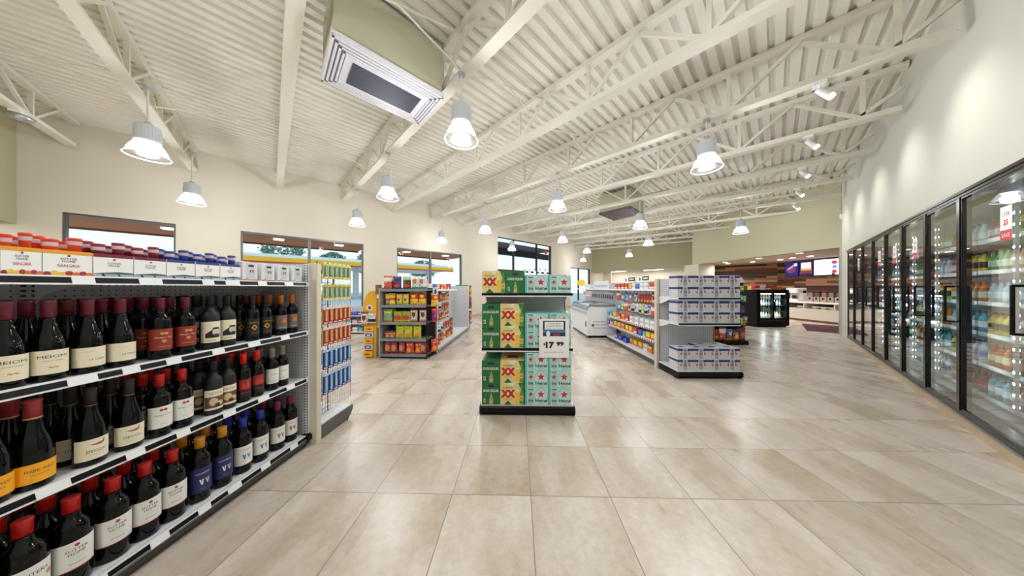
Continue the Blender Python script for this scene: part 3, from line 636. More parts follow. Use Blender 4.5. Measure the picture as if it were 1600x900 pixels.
P = {
 'meiomi': wine(0, 'burg', R1+.001, .308, BG, CAPM, (.028, .118, CR, [a_text('MEIOMI', 0, .066, .011, INKB, .062), a_text('PINOT NOIR', 0, .050, .0045, T1, .04), a_text('~~', 0, .025, .008, GOLD, .02)]), .075, GOLD, .0175),
 'crema': wine(0, 'burg', R1+.001, .306, BG, CAPM, (.028, .108, CR, [a_text('LA CREMA', .014, .03, .007, INKB, .042), a_text('SONOMA COAST', -.01, .062, .003, T1, .04)]), .07, None, .0172),
 'menagered': wine(0, 'bord', R1, .306, BG, CAPM, (.045, .150, M('8e2c1d', .55, name='rust_label'), [a_text('Menage a Trois', 0, .062, .010, M('f0e2d0', .5), .06, shear=.3), a_disc(-.006, .083, .007, GOLD), a_disc(.007, .083, .007, GOLD), a_disc(0, .045, .008, GOLD), a_text('CALIFORNIA RED', 0, .018, .0035, M('e9c9b0', .5))]), .055),
 'portrait': wine(0, 'bord', R1+.001, .308, BG2, BG2, (.040, .160, CR, img_portrait(.05, .12)), .06, None),
 'gold': wine(0, 'bord', R1-.002, .305, BG, M('17141c', .3), (.035, .15, M('141418', .4), [a_text('COPPOLA', 0, .088, .010, GOLD, .05), a_poly([(0, .076), (.016, .055), (0, .034), (-.016, .055)], GOLD), a_poly([(0, .066), (.007, .055), (0, .044), (-.007, .055)], M('141418', .4)), a_text('CLARET', 0, .02, .007, M('b06a4a', .4))]), .06),
 'orange': wine(0, 'bord', R1-.002, .30, BG, CAPO, (.045, .15, M('6b6460', .55, name='slate_label'), [a_rect(-.005, .05, .022, .08, M('e0661c', .4)), a_text('ZINFANDEL', 0, .015, .006, WL), a_text('BOGLE', 0, .092, .006, GOLD)]), .06),
 'mark': wine(0, 'burg', R1+.004, .325, BG, M('a03238', .35), (.025, .095, M('f2ab1d', .5, name='yellow_label'), [a_text('MARK WEST', 0, .044, .010, INKB, .06), a_text('PINOT NOIR', 0, .028, .004, INKB, .035)]), .07, M('d0a060', .4), .018),
 'decoy': wine(0, 'burg', R1+.002, .318, BG, CAPK, (.025, .110, CR, [duck(.004, .062, .022), a_text('DECOY', 0, .035, .011, INKB, .046), a_text('SONOMA COUNTY', 0, .02, .003, T1, .03)]), .075, GOLD, .0172),
 'menagewhite': wine(0, 'bord', R1+.001, .306, BG, CAPR, (.045, .150, WL, [a_text('Menage a Trois', 0, .062, .009, INK, .055, shear=.3), a_disc(-.006, .088, .006, SR), a_disc(.006, .088, .006, SR), a_text('MERLOT', 0, .02, .004, T1)]), .055),
 'story': wine(0, 'bord', R1, .31, BG2, BG2, (.03, .145, CR, img_scene(.048, .115)), .09),
 'redtex': wine(0, 'bord', R1-.001, .31, BG, CAPS, (.03, .150, M('160a0a', .5), [a_rect(-.030, .05, .030, .115, M('96221c', .5), 6), a_poly([(-.02, .06), (-.01, .1), (0, .07), (.01, .11), (.022, .06), (0, .055)], M('c5392b', .5)), a_text('APOTHIC', 0, .03, .008, M('c5392b', .5))]), .06),
 'greycap': wine(0, 'bord', R1-.002, .30, BG, CAPG, (.05, .155, WL, [a_text('BENZIGER', 0, .065, .006, INK, .035), a_rect(-.03, .02, .03, .022, M('c9a27a', .5)), a_text('CABERNET', 0, .01, .004, T1)]), .07),
 'sutter': wine(0, 'mag', RM, .352, BG, CAPR, (.075, .185, WL, sutter(.11)), .065),
 'frontera': wine(0, 'mag', RM+.002, .352, BG, CAPR, (.05, .185, WL, [a_text('FRONTERA', 0, .105, .013, INK, .082), a_disc(.045, .083, .010, GOLD), a_text('CONCHA Y TORO', 0, .06, .005, T1)]), .065),
 'wnavy': wine(0, 'mag', RM-.003, .352, BG, CAPY, (.055, .19, M('232a5c', .5, name='navy_label'), wlogo(.006, .055, .02, WL, M('b8bccf', .5))+[a_text('WOODBRIDGE', 0, .105, .007, WL, .055), a_text('MERLOT', 0, .02, .004, GOLD)]), .065),
 'wblue': wine(0, 'mag', RM-.003, .345, BG, CAPB, (.055, .175, WL, wlogo(.004, .05, .02, M('2f5fa8', .5), M('3d8cc8', .5))+[a_text('WOODBRIDGE', 0, .095, .006, INK, .05)]), .065),
 'wplum': wine(0, 'mag', RM-.003, .345, BG, CAPV, (.055, .17, WL, wlogo(.004, .05, .02, M('7d1f3a', .5), M('a22c48', .5))+[a_text('WOODBRIDGE', 0, .092, .006, INK, .05)]), .065),
}
DESC = {'meiomi': 'burgundy-capped bottle with rounded cream label', 'crema': 'burgundy-capped bottle with plain cream label', 'menagered': 'bottle with rust-red label', 'portrait': 'matte black bottle with dark portrait label', 'gold': 'black bottle with gold diamond label', 'orange': 'orange-capped bottle with slate label', 'mark': 'bottle with bright yellow label', 'decoy': 'brown-capped bottle with duck label', 'menagewhite': 'red-capped bottle with white script label', 'story': 'matte black bottle with brown picture label', 'redtex': 'bright red-capped bottle with red-black label', 'greycap': 'slim taupe-capped bottle with white label', 'sutter': 'large red-capped bottle with white label', 'frontera': 'large bottle with gold-sealed white label', 'wnavy': 'large amber-capped bottle with navy label', 'wblue': 'large blue-capped bottle with white label', 'wplum': 'large plum-capped bottle with white label'}
def bottle_row(z, xf, items, shname, rows):
    """items: (kind, pixel column of the cap or None, local y)"""
    cnt = {}
    ys = []
    for kind, px in items:
        ly = GW.ray(px, xf) if px is not None else None; ys.append(ly)
    for i, (kind, px) in enumerate(items):
        r = RM+.003 if kind in ('sutter', 'frontera', 'wnavy', 'wblue', 'wplum') else .0445 if kind == 'mark' else R1+.003
        for k in range(rows):
            x = xf-k*(2*r+.008); 
            if x < -.47+r+.003: continue
            q = (kind, k); cnt[q] = cnt.get(q, 0)+1; n = cnt[q]
            rw = ['front', 'second', 'third', 'fourth'][k]
            loc = GW.W(x, ys[i]+0, z)
            P[kind].place(loc, GW.rot-.12-.38*max(0, min(1, (ys[i]+1.2)/1.2))+rn.uniform(-.08, .06), '%s, %s from the gondola end, %s row, %s shelf' % (DESC[kind], ORD[n], rw, shname), 'wine bottles on the %s shelf' % shname, 'bottle')
xf = -.068
topA = [('meiomi', -58), ('meiomi', 7), ('meiomi', 75), ('crema', 137), ('crema', 188), ('menagered', 250), ('menagered', 289), ('portrait', 328), ('portrait', 354), ('gold', 394), ('gold', 414), ('orange', 439), ('orange', 456)]
topA = [topA[i] for i in range(len(topA))][::-1]
bottle_row(.9455, xf, topA, 'upper', 4)
mid = [('mark', -90), ('mark', -20), ('mark', 51), ('decoy', 141), ('decoy', 201), ('menagewhite', 249), ('menagewhite', 284), ('story', 333), ('story', 355), ('redtex', 380), ('redtex', 401), ('greycap', 425), ('greycap', 441)][::-1]
bottle_row(.5605, xf, mid, 'lower', 4)
low = [('frontera', -50), ('frontera', 35), ('sutter', 111), ('sutter', 176), ('sutter', 226), ('sutter', 269), ('wnavy', 312), ('wnavy', 347), ('wblue', 379), ('wblue', 406), ('wplum', 433), ('wplum', 453)][::-1]
bottle_row(.0985, xf-.012, low, 'lowest', 3)

# packs on the top shelf
PLAS = M('d9d4d6', .15, name='clear_cap_collar')
def four_pack(base, top, capc, art, w=.108):
    b = MB(); b.box(-.055, .055, -w/2, w/2, 0, .10, base); b.art([a_rect(-w/2, .087, w/2, .1, top)]+art, FACEX(.055, 0, 0)); b.box(-.054, .054, -w/2+.001, w/2-.001, .1, .102, top)
    o = b.build('bottle_four_pack', cat='bottle pack', label='x')
    for x in (-.028, .028):
        for y in (-w/4, w/4):
            c_ = MB(); t_ = .012 if x > 0 and y > 0 or x < 0 and y < 0 else 0; c_.lathe([(.0145, .10), (.0150, .112+t_), (.0172, .116+t_), (.0172, .131+t_), (.0165, .134+t_), (.0178, .136+t_), (.0178, .143+t_), (.015, .145+t_)], capc, 16, c=(x, y), mats=[capc, capc, M('cfc0c6', .12), capc, capc, capc, capc, capc]); c_.build('bottle_cap', o)
    return Proto(o)
FR = [M('e8c53a', .5), M('a8352c', .5), M('d9772c', .5), M('8e2a38', .5)]
def fruit(w): return [a_disc(-w*.5+w*(i+.5)/7, .010+.004*(i % 2), w*.085, FR[[3, 0, 0, 1, 2, 1, 2][i]], 12) for i in range(7)]
def chairs(w): return [a_rect(-w/2, 0, w/2, .018, M('9fb4cc', .5)), a_poly([(-w/2, .018), (w*.1, .026), (w/2, .022), (w/2, .016), (-w/2, .016)], M('4d5c3a', .5)), a_poly([(-.03, .018), (-.022, .006), (-.005, .006), (-.003, .002), (-.03, .002), (-.036, .018)], INK), a_poly([(.012, .016), (.018, .006), (.034, .006), (.034, .002), (.014, .002), (.008, .016)], INK)]
NAMES4 = [a_disc(0, .082, .004, SR, 10), a_text('SUTTER', 0, .070, .0075, INK, .038), a_text('HOME', 0, .060, .0075, INK, .030)]
sang = four_pack(PAPER, M('e0a12e', .5), M('d8432c', .3, name='coral_cap'), NAMES4+[a_text('SANGRIA', 0, .043, .011, SR, .05)]+fruit(.108))
burg = four_pack(PAPER, M('6e1f2c', .5), M('8e2a3a', .3, name='wine_red_cap'), [a_disc(0, .078, .004, SR, 10), a_text('SUTTER', 0, .062, .0075, INK, .038), a_text('HOME', 0, .052, .0075, INK, .030)]+chairs(.108))
blue = four_pack(PAPER, M('28397c', .5), M('30479c', .3, name='blue_cap'), [a_disc(0, .078, .004, SR, 10), a_text('SUTTER', 0, .062, .0075, INK, .038), a_text('HOME', 0, .052, .0075, INK, .030)]+chairs(.108))
x4 = -.075
bounds = [('s', -72, 0), ('s', 0, 66), ('s', 66, 145), ('b', 145, 209), ('b', 209, 260), ('u', 260, 305), ('u', 305, 344), ('u', 344, 376)]
NM = {'s': (sang, 'fruit-print bottle pack with red caps'), 'b': (burg, 'beach-print bottle pack with wine-red caps'), 'u': (blue, 'beach-print bottle pack with blue caps')}
cn = {}
for k_, a, b in bounds[::-1]:
    y0, y1 = GW.ray(a, -.02), GW.ray(b, -.02); yc = (y0+y1)/2; sc = abs(y1-y0)/.110
    cn[k_] = cn.get(k_, 0)+1
    for row in range(3):
        NM[k_][0].place(GW.W(x4-row*.115, yc, 1.3435), GW.rot, '%s, %s from gondola end, %s row, top shelf' % (NM[k_][1], ORD[cn[k_]], ['front', 'middle', 'rear'][row]), 'bottle packs on the top shelf', scale=(1, min(1, sc)*.99, 1))
def w_carton(c1, strip, lab):
    b = MB(); b.box(-.05, .05, -.046, .046, 0, .125, M('dcdde0', .5, name='carton_white')); b.art([a_rect(-.046, 0, .046, .012, strip), a_rect(-.022, .02, .03, .118, M('c9ccd2', .5)), a_rect(-.012, .095, .022, .108, INK), a_disc(-.02, .014, .009, M('d9a24a', .5))]+wlogo(.008, .065, .013, c1, c1), FACEX(.05, 0, 0))
    o = b.build('wine_carton', cat='carton', label='x'); MB().rbox(-.02, .02, -.03, .03, .125, .13, PAPER, .004).build('top_flap', o); return Proto(o), lab
wr = w_carton(M('9a2437', .5), M('b52a35', .5), 'white carton with red W'); wb = w_carton(M('2f5fa8', .5), M('3f66b0', .5), 'white carton with blue W')
for (p, lab), a, b, n in ((wb, 452, 473, 1), (wb, 431, 452, 2), (wr, 404, 431, 1), (wr, 376, 403, 2)):
    yc = (GW.ray(a, -.03)+GW.ray(b, -.03))/2; sc = abs(GW.ray(a, -.03)-GW.ray(b, -.03))/.092
    for row in range(3): p.place(GW.W(x4-.0-row*.106, yc, 1.3435), GW.rot, '%s, %s from gondola end, %s row, top shelf' % (lab, ORD[n], ['front', 'middle', 'rear'][row]), 'cartons on the top shelf', scale=(1, min(sc, 1)*.98, 1))

# ---------------------------------------------------------------- wire end rack behind the bottle gondola
er = empty('wire_rack', GW.W(0, 0, 0), GW.rot, label='black wire rack of hanging packs at the end of the bottle gondola', cat='display rack')
m = MB(); m.prism([(-.44, 0), (.035, 0), (.045, .03), (.045, .125), (-.44, .125)], 'y', .068, .40, M('5c5a58', .5, name='grey_foot')); m.prism([(.40, .0), (.46, .06), (.48, .1), (.47, .125), (.40, .125)], 'x', -.44, .045, M('5c5a58', .5, name='grey_foot')); m.build('base', er)
m = MB(); m.box(-.44, .04, .07, .46, .125, .135, SHELFW); m.build('base_deck', er)
WIRE = M('141416', .4, .5, name='black_wire'); CW = M('b9bcc0', .3, .7, name='chrome_wire')
g = MB(); yy = [.08+.03*i for i in range(15)]
for y in yy: g.tube((.0, y, .19), (.0, y, 1.52), .0016, WIRE if y < .24 else CW, 5)
z = .19
while z < 1.53:
    g.tube((.0, .08, z), (.0, .22, z), .0022, WIRE, 5); g.tube((.0, .22, z), (.0, .50, z), .0016, CW, 5); z += .04
g.tube((0, .08, .19), (0, .08, 1.53), .004, WIRE, 6); g.tube((0, .2, .19), (0, .2, 1.53), .004, WIRE, 6); g.tube((0, .50, .19), (0, .50, 1.53), .003, CW, 6)
g.build('wire_grid', er)
m = MB(); m.box(-.25, -.24, .07, .42, .13, 1.5, PEGWY) ; m.build('back_panel', er)
def hang_pack(c1, c2, c3, w=.044, h=.135, wind='5aa0b8'):
    b = MB(); b.box(0, .006, -w/2, w/2, -h, 0, M(c1, .4)); b.rbox(.006, .026, -w*.24, w*.24, -h+.028, -.02, M(wind, .12), .008); b.art([a_rect(-w*.06, -h+.035, w*.04, -.03, M('dfe8ea', .2))], FACEX(.0262, 0, 0)); b.box(-.012, 0, -w*.35, w*.35, -h+.01, -.01, M(c2, .4)); b.art([a_rect(-w/2, -h, w/2, -h+.026, M(c2, .4)), a_rect(-w/2, -.018, w/2, 0, M(c3, .4)), a_rect(-w*.3, -h+.008, w*.3, -h+.018, PAPER)], FACEX(.008, 0, 0))  # the pale upright stripe on the blister is a painted highlight
    o = b.build('blister_pack', cat='hanging pack', label='x')
    k = MB(); k.tube((-.03, 0, -.006), (.03, 0, -.002), .002, CW, 6); k.box(.0, .004, -.012, .012, -.005, .012, PAPER); k.build('hang_tab', o); return Proto(o)
ys6 = [.13+.058*i for i in range(6)]
rowsH = [(1.515, hang_pack('e8cf3a', 'e8cf3a', 'f2e27a', wind='4f9cb0'), 'yellow pack with teal blister'), (1.33, hang_pack('e6cc40', 'efe08a', 'e6cc40', wind='58a4b4', h=.14), 'yellow and teal hanging pack'), (1.13, hang_pack('d7622c', 'c22f2a', 'f0f0f0', wind='d08a4c', h=.15), 'orange and red hanging pack'), (.95, hang_pack('d56a2e', 'c22f2a', 'f0f0f0', wind='cf8450', h=.155), 'orange hanging pack with white tab'), (.755, hang_pack('3452b8', '2a3f96', 'dfe6f4', wind='7fb0cc', h=.17), 'blue hanging pack'), (.545, hang_pack('3a58bc', '2a3f96', 'dfe6f4', wind='86b6cf', h=.18), 'blue and white hanging pack')]
for ri, (z, p, lab) in enumerate(rowsH):
    for i, y in enumerate(ys6):
        p.place(GW.W(.034, y, z), GW.rot-.5, '%s, %s from the end post, %s row down, wire rack' % (lab, ORD[i+1], ORD[ri+1]), 'hanging packs on the wire rack')
back = [hang_pack('8f8a3a', '6f7a30', 'b8b060', .07, .12, '9a9a4a'), hang_pack('33373a', '5c7a4a', '20242a', .07, .12, '8fa87a'), hang_pack('b8aa40', '7a4a2a', 'd6c860', .07, .12, 'c4b24c')]
for ri, z in enumerate((1.46, 1.2, 1.05, .88, .72, .52, .38)):
    for i, y in enumerate((.11, .20)):
        back[(ri+i) % 3].place(GW.W(-.10, y, z), GW.rot-.5, '%s pack inside the wire rack, %s row down, %s from the end post' % (['olive', 'dark green', 'mustard'][(ri+i) % 3], ORD[ri+1], ORD[i+1]), 'packs hanging inside the wire rack')

# ================================================================ BEER DISPLAY (centre)
GB = Frame(-.3185, 2.555, 1.4)
def end_display(fr, W, zs, depth=.45, H=1.46, label='', peg=PEGX, name='end_cap_display', double=True, upz=None):
    e = empty(name, (fr.o.x, fr.o.y, 0), fr.rot, label=label, cat='store shelving')
    m = MB(); m.box(0, W, .03, depth+.0, 0, .085, BLACK); m.prism([(.03, .03), (.012, .035), (.0, .05), (.0, .085), (.01, .1), (.03, .1)], 'x', -.005, W+.005, BLACK); m.build('kick_plate', e)
    for x in (-.012, W-.006): MB().prism([(.0, .02), (.03, .0), (.09, .0), (.09, .1), (.0, .1), (-.012, .08), (-.012, .04)], 'x', x, x+.018, BLACK).build('bumper_cap', e)
    MB().box(0, W, .012, depth, .1, .115, SHELFW).build('base_deck', e)
    MB().box(.02, W-.02, depth, depth+.03, .09, H, peg).build('back_panel', e)
    for x in (.0, W-.03): MB().box(x, x+.03, depth-.01, depth+.05, .0, H, BEIGE).box(x+.01, x+.02, depth-.012, depth-.01, .1, H, BLACK).build('upright', e)
    for z in zs:
        s = MB().box(.01, W-.01, .02, depth, z-.03, z, SHELFW).build('shelf', e)
        MB().box(.01, W-.01, .008, .02, z-.026, z-.003, BLACK).box(.01, W-.01, .010, .02, z-.040, z-.026, SHELFW).build('rail', s)
        for x in (.012, W-.02): MB().prism([(depth, z-.03), (.06, z-.03), (.24, z-.036), (.32, z-.07), (depth, z-.12)], 'x', x, x+.006, SHELFW).build('bracket', s)
    return e
BD = end_display(GB, .943, [.69, 1.25], label='white and black end display stacked with beer cases, mid-floor', H=1.455)
m = MB(); m.box(.02, .923, .48, .9, .09, .115, SHELFW); m.box(.0, .943, .48, .92, 0, .085, BLACK); m.build('rear_base', BD)
TEAL = M('86ccc6', .45, name='mint_carton'); TEAL2 = M('c2dfe0', .45, name='pale_mint'); TEAL3 = M('5fb8b0', .45); GD = M('1c6b3a', .45, name='green_carton'); CRM = M('e3cd86', .5, name='cream_carton'); DG = M('14532b', .45)
def heineken():
    w, h = .232, .1755; b = MB(); b.box(-w/2, w/2, 0, .30, 0, h, TEAL)
    a = [a_rect(-w/2+.004, .003, w/2-.001, h-.003, TEAL2), a_rect(-w/2, 0, -w/2+.022, h, TEAL3), a_rect(-.085, .008, -.030, h-.01, M('a7c9c4', .4)), a_rect(-.083, h-.022, -.032, h-.012, GRN), a_star(-.058, h*.62, .027, RED), a_text('ine', -.057, h*.27, .034, DG, .050, bold=.02), a_ring(.045, h*.52, .069, .004, M('7fb6b6', .4), ry=.08), a_ring(.045, h*.52, .060, .002, M('9cc8c8', .4), ry=.07), a_star(.045, h*.62, .040, RED), a_text('Heine', .05, h*.27, .034, DG, .118, bold=.02)]
    b.art(a, FRONT(0, 0, 0)); b.art([a_rect(.03, .01, .27, h-.01, TEAL2), a_star(.15, h*.6, .035, RED)], FACEX(w/2, 0, 0)); b.art([a_rect(-.27, .01, -.03, h-.01, TEAL2), a_star(-.15, h*.6, .035, RED)], FACENX(-w/2, 0, 0))
    o = b.build('beer_case', cat='beer case', label='x'); MB().box(-.05, .05, .12, .18, h, h+.0015, TEAL3).build('carry_flap', o); return Proto(o)
def xxcase():
    w, h = .244, .2235; b = MB(); b.box(-w/2, w/2, 0, .32, 0, h, CRM); R_ = M('c3271c', .45)
    a = [a_poly([(-.05, h), (.04, h), (0, h*.84)], WL), a_text('DOS EQUIS', -.045, h*.77, .018, INKB, .095, bold=.02), a_text('XX', -.043, h*.50, .080, R_, .150, bold=.09), a_disc(-.045, h*.5, .014, WL, 4, .022), a_poly([(-.085, 0), (-.005, 0), (-.045, h*.2)], GD), a_text('LAGER ESPECIAL', -.045, h*.26, .008, INKB, .09),
         a_poly([(.06, h), (w/2, h), (w/2, 0), (.10, 0), (.085, h*.7)], GD), a_poly([(.035, h*.08), (.062, h*.08), (.066, h*.62), (.030, h*.62)], YEL), a_rect(.030, h*.6, .066, h*.68, WL),
         a_poly([(.072, .005), (.112, .005), (.112, h*.5), (.100, h*.66), (.100, h*.9), (.086, h*.9), (.086, h*.66), (.072, h*.5)], M('5d9a3e', .3)), a_rect(.073, h*.2, .111, h*.42, CRM), a_text('XX', .092, h*.31, .03, R_, .036, bold=.05)]
    b.art(a, FRONT(0, 0, 0)); b.art([a_text('XX', .16, h*.5, .08, R_, .17, bold=.05)], FACEX(w/2, 0, 0)); b.art([a_text('XX', -.16, h*.5, .08, R_, .17, bold=.05)], FACENX(-w/2, 0, 0))
    o = b.build('beer_case', cat='beer case', label='x'); MB().box(-.06, .06, .1, .2, h, h+.0015, R_).build('carry_flap', o); return Proto(o)
def greencase():
    w, h = .186, .2235; b = MB(); b.box(-w/2, w/2, 0, .32, 0, h, GD); R_ = M('c3271c', .45)
    a = [a_poly([(-.035, h*.80), (.035, h*.80), (.028, h*.9), (-.028, h*.9)], INK), a_text('DOS EQUIS', 0, h*.62, .030, WL, .155, bold=.03), a_rect(-.075, .02, -.056, .06, WL), a_rect(-.071, .025, -.060, .055, GD),
         a_poly([(-.016, .0), (.020, .0), (.020, h*.28), (.008, h*.40), (.008, h*.5), (-.004, h*.5), (-.004, h*.40), (-.016, h*.28)], M('8fb36a', .3)), a_rect(-.014, h*.1, .018, h*.24, CRM), a_text('XX', .002, h*.2, .026, R_, .034, bold=.05)]
    b.art(a, FRONT(0, 0, 0)); o = b.build('beer_case', cat='beer case', label='x'); MB().box(-.05, .05, .1, .2, h, h+.0015, DG).build('carry_flap', o); return Proto(o)
HK, XX, GC = heineken(), xxcase(), greencase()
def put(p, lx, z, ly, lab, g): p.place(GB.W(lx, ly, z), GB.rot, lab, g)
cases = 'beer cases on the end display'
put(XX, .135, 1.2505, .015, 'cream beer case with red XX on the display top shelf', cases); put(GC, .352, 1.2505, .015, 'green beer case alone on the display top shelf', cases)
for j, x in enumerate((.566, .801)):
    put(HK, x, 1.2505, .015, 'mint red-star beer case on the top shelf, %s' % ['next to the green case', 'at the outer corner'][j], cases)
    for k in range(2): put(HK, x, .6905+.176*k, .015, 'mint red-star beer case, middle shelf, %s column from green, %s layer' % (ORD[j+1], ['lower', 'upper'][k]), cases)
    for k in range(3): put(HK, x, .1155+.176*k, .005, 'mint red-star beer case, display base, %s column from green, %s layer' % (ORD[j+1], ['lowest', 'middle', 'uppermost'][k]), cases)
for k in range(2):
    put(GC, .105, .6905+.2240*k, .015, 'green beer case on the middle shelf, %s of two' % ['lower', 'upper'][k], cases); put(XX, .322, .6905+.2240*k, .015, 'cream beer case with red XX, middle shelf, %s of two' % ['lower', 'upper'][k], cases)
    put(GC, .105, .1155+.2240*k, .005, 'green beer case on the display base, %s of two' % ['lower', 'upper'][k], cases); put(XX, .322, .1155+.2240*k, .005, 'cream beer case with red XX, display base, %s of two' % ['lower', 'upper'][k], cases)
m = MB(); m.box(-.15, .15, -.002, .0, -.195, .195, PAPER); K = M('1e2a4a', .5)
m.art([a_rect(-.112, .02, .112, .175, K), a_rect(-.095, .088, .095, .165, PAPER), a_rect(-.110, .055, .110, .085, M('3c7fb0', .5)), a_text('YOUR NEW', 0, .145, .014, INK, .13), a_text('FAVOURITE', 0, .122, .014, INK, .15), a_text('GAME DAY BEER', 0, .1, .009, RED, .15), a_disc(-.06, .045, .02, PAPER, 12, .03), a_rect(-.01, .028, .06, .045, RED), a_text('$', -.098, -.06, .03, INK, bold=.03), a_text('17', -.042, -.068, .066, INK, .085, bold=.06), a_text('99', .060, -.056, .044, INK, .075, bold=.06), a_text('PLUS TAX AND DEPOSIT', 0, -.14, .007, INK, .2)], FRONT(0, -.002, 0))
m.build('price_sign', loc=GB.W(.742, -.008, .795), rot=GB.rot, label='white price sign reading $17.99 clipped over the mint beer cases', cat='sign')

m = MB(); m.box(.3, .9, .49, .75, 1.44, 1.46, SHELFW); m.build('rear_shelf', BD)
SPR = MB().lathe([(.014, 0), (.016, .01), (.016, .045), (.007, .055), (.007, .065)], M('f0f0ec', .3), 12).build('small_bottle', cat='bottle', label='x'); MB().lathe([(.008, .06), (.008, .075)], GRN, 10).build('cap', SPR); SPR = Proto(SPR)
for i in range(5): SPR.place(GB.W(.46+.065*i, .6, 1.4605), 0, 'small white bottle on top behind the mint beer cases, %s from the green case' % ORD[i+1], 'small bottles behind the beer cases')

# ================================================================ SNACK BAGS
def bag(w, h, t, main, bands=(), spot=None, text=None, tcol=None, name='snack_bag', cat='snack bag'):
    """pillow bag facing -y, standing on z=0; bands (v0, v1, material), spot (cx, cy, rx, ry, material)"""
    nx, ny = 8, 14; m = MB(); rg = random.Random(int(w*1e4+h*1e3)+len(bands))
    jit = [[rg.uniform(-1, 1) for _ in range(nx+1)] for _ in range(ny+1)]
    hx = lambda mm: mm.name[6:12]
    if main.name.startswith('paint_') and (spot or bands):
        main = printed(hx(main), hx(spot[4]) if spot else hx(bands[0][2]), hx(bands[0][2]) if bands else 'e8e4d8')
    def th(a, v):
        e = max(0, 1-abs(2*a-1)**2.6)**.6; k = min(1, min(v, 1-v)/.22)
        return t/2*e*math.sin(k*math.pi/2)
    def P_(i, j, s):
        a = i/nx; v = j/ny; q = 1-.06*math.sin(math.pi*v); return ((a-.5)*w*q*(1+.02*jit[j][0]), -s*th(a, v)*(1+.22*jit[j][i])-s*.0006+(.006*math.sin(i*2.1) if v > .92 else 0), v*h+(.004*jit[j][i] if v > .95 else 0))
    for s in (1, -1):
        vs = [P_(i, j, s) for j in range(ny+1) for i in range(nx+1)]; o = len(m.v); m.v += vs
        for j in range(ny):
            for i in range(nx):
                mm = main; a = (i+.5)/nx; v = (j+.5)/ny
                for b0, b1, bm in bands:
                    if b0 <= v < b1: mm = bm
                if spot and s == 1 and ((a-spot[0])/spot[2])**2+((v-spot[1])/spot[3])**2 < 1: mm = spot[4]
                f = (o+j*(nx+1)+i, o+j*(nx+1)+i+1, o+(j+1)*(nx+1)+i+1, o+(j+1)*(nx+1)+i)
                m.f.append(f if s == 1 else f[::-1]); m.m.append(m.mi(mm)); m.sm.append(True)
    if text:
        q = a_text(text, 0, h*.74, h*.11, tcol or PAPER, w*.66, bold=.03); m.art([q], lambda x, y, l: (x, -th(x/w+.5, y/h)-.004-l, y))
    return Proto(m.build(name, cat=cat, label='x'))
_P = {}
def B(h): return M(h, .32, coat=.2)
def printed(h1, h2, h3):
    """glossy film with a busy printed pattern of three inks"""
    k = (h1, h2, h3)
    if k in _P: return _P[k]
    m = bpy.data.materials.new('printed_film'); m.use_nodes = True; n = m.node_tree; b = n.nodes['Principled BSDF']; b.inputs['Roughness'].default_value = .28
    t = n.nodes.new('ShaderNodeTexCoord'); z = n.nodes.new('ShaderNodeTexNoise'); z.inputs['Scale'].default_value = 34; z.inputs['Detail'].default_value = 3; z.inputs['Distortion'].default_value = 1.2; n.links.new(t.outputs['Object'], z.inputs['Vector'])
    r = n.nodes.new('ShaderNodeValToRGB'); r.color_ramp.interpolation = 'CONSTANT'; e = r.color_ramp.elements; e[0].position = 0; e[0].color = hexc(h2); e[1].position = .60; e[1].color = hexc(h3); x = e.new(.40); x.color = hexc(h1)
    n.links.new(z.outputs[0], r.inputs[0]); n.links.new(r.outputs[0], b.inputs['Base Color'])
    u = n.nodes.new('ShaderNodeBump'); u.inputs['Strength'].default_value = .6; u.inputs['Distance'].default_value = .02; n.links.new(z.outputs[0], u.inputs['Height']); n.links.new(u.outputs[0], b.inputs['Normal'])
    _P[k] = m; return m
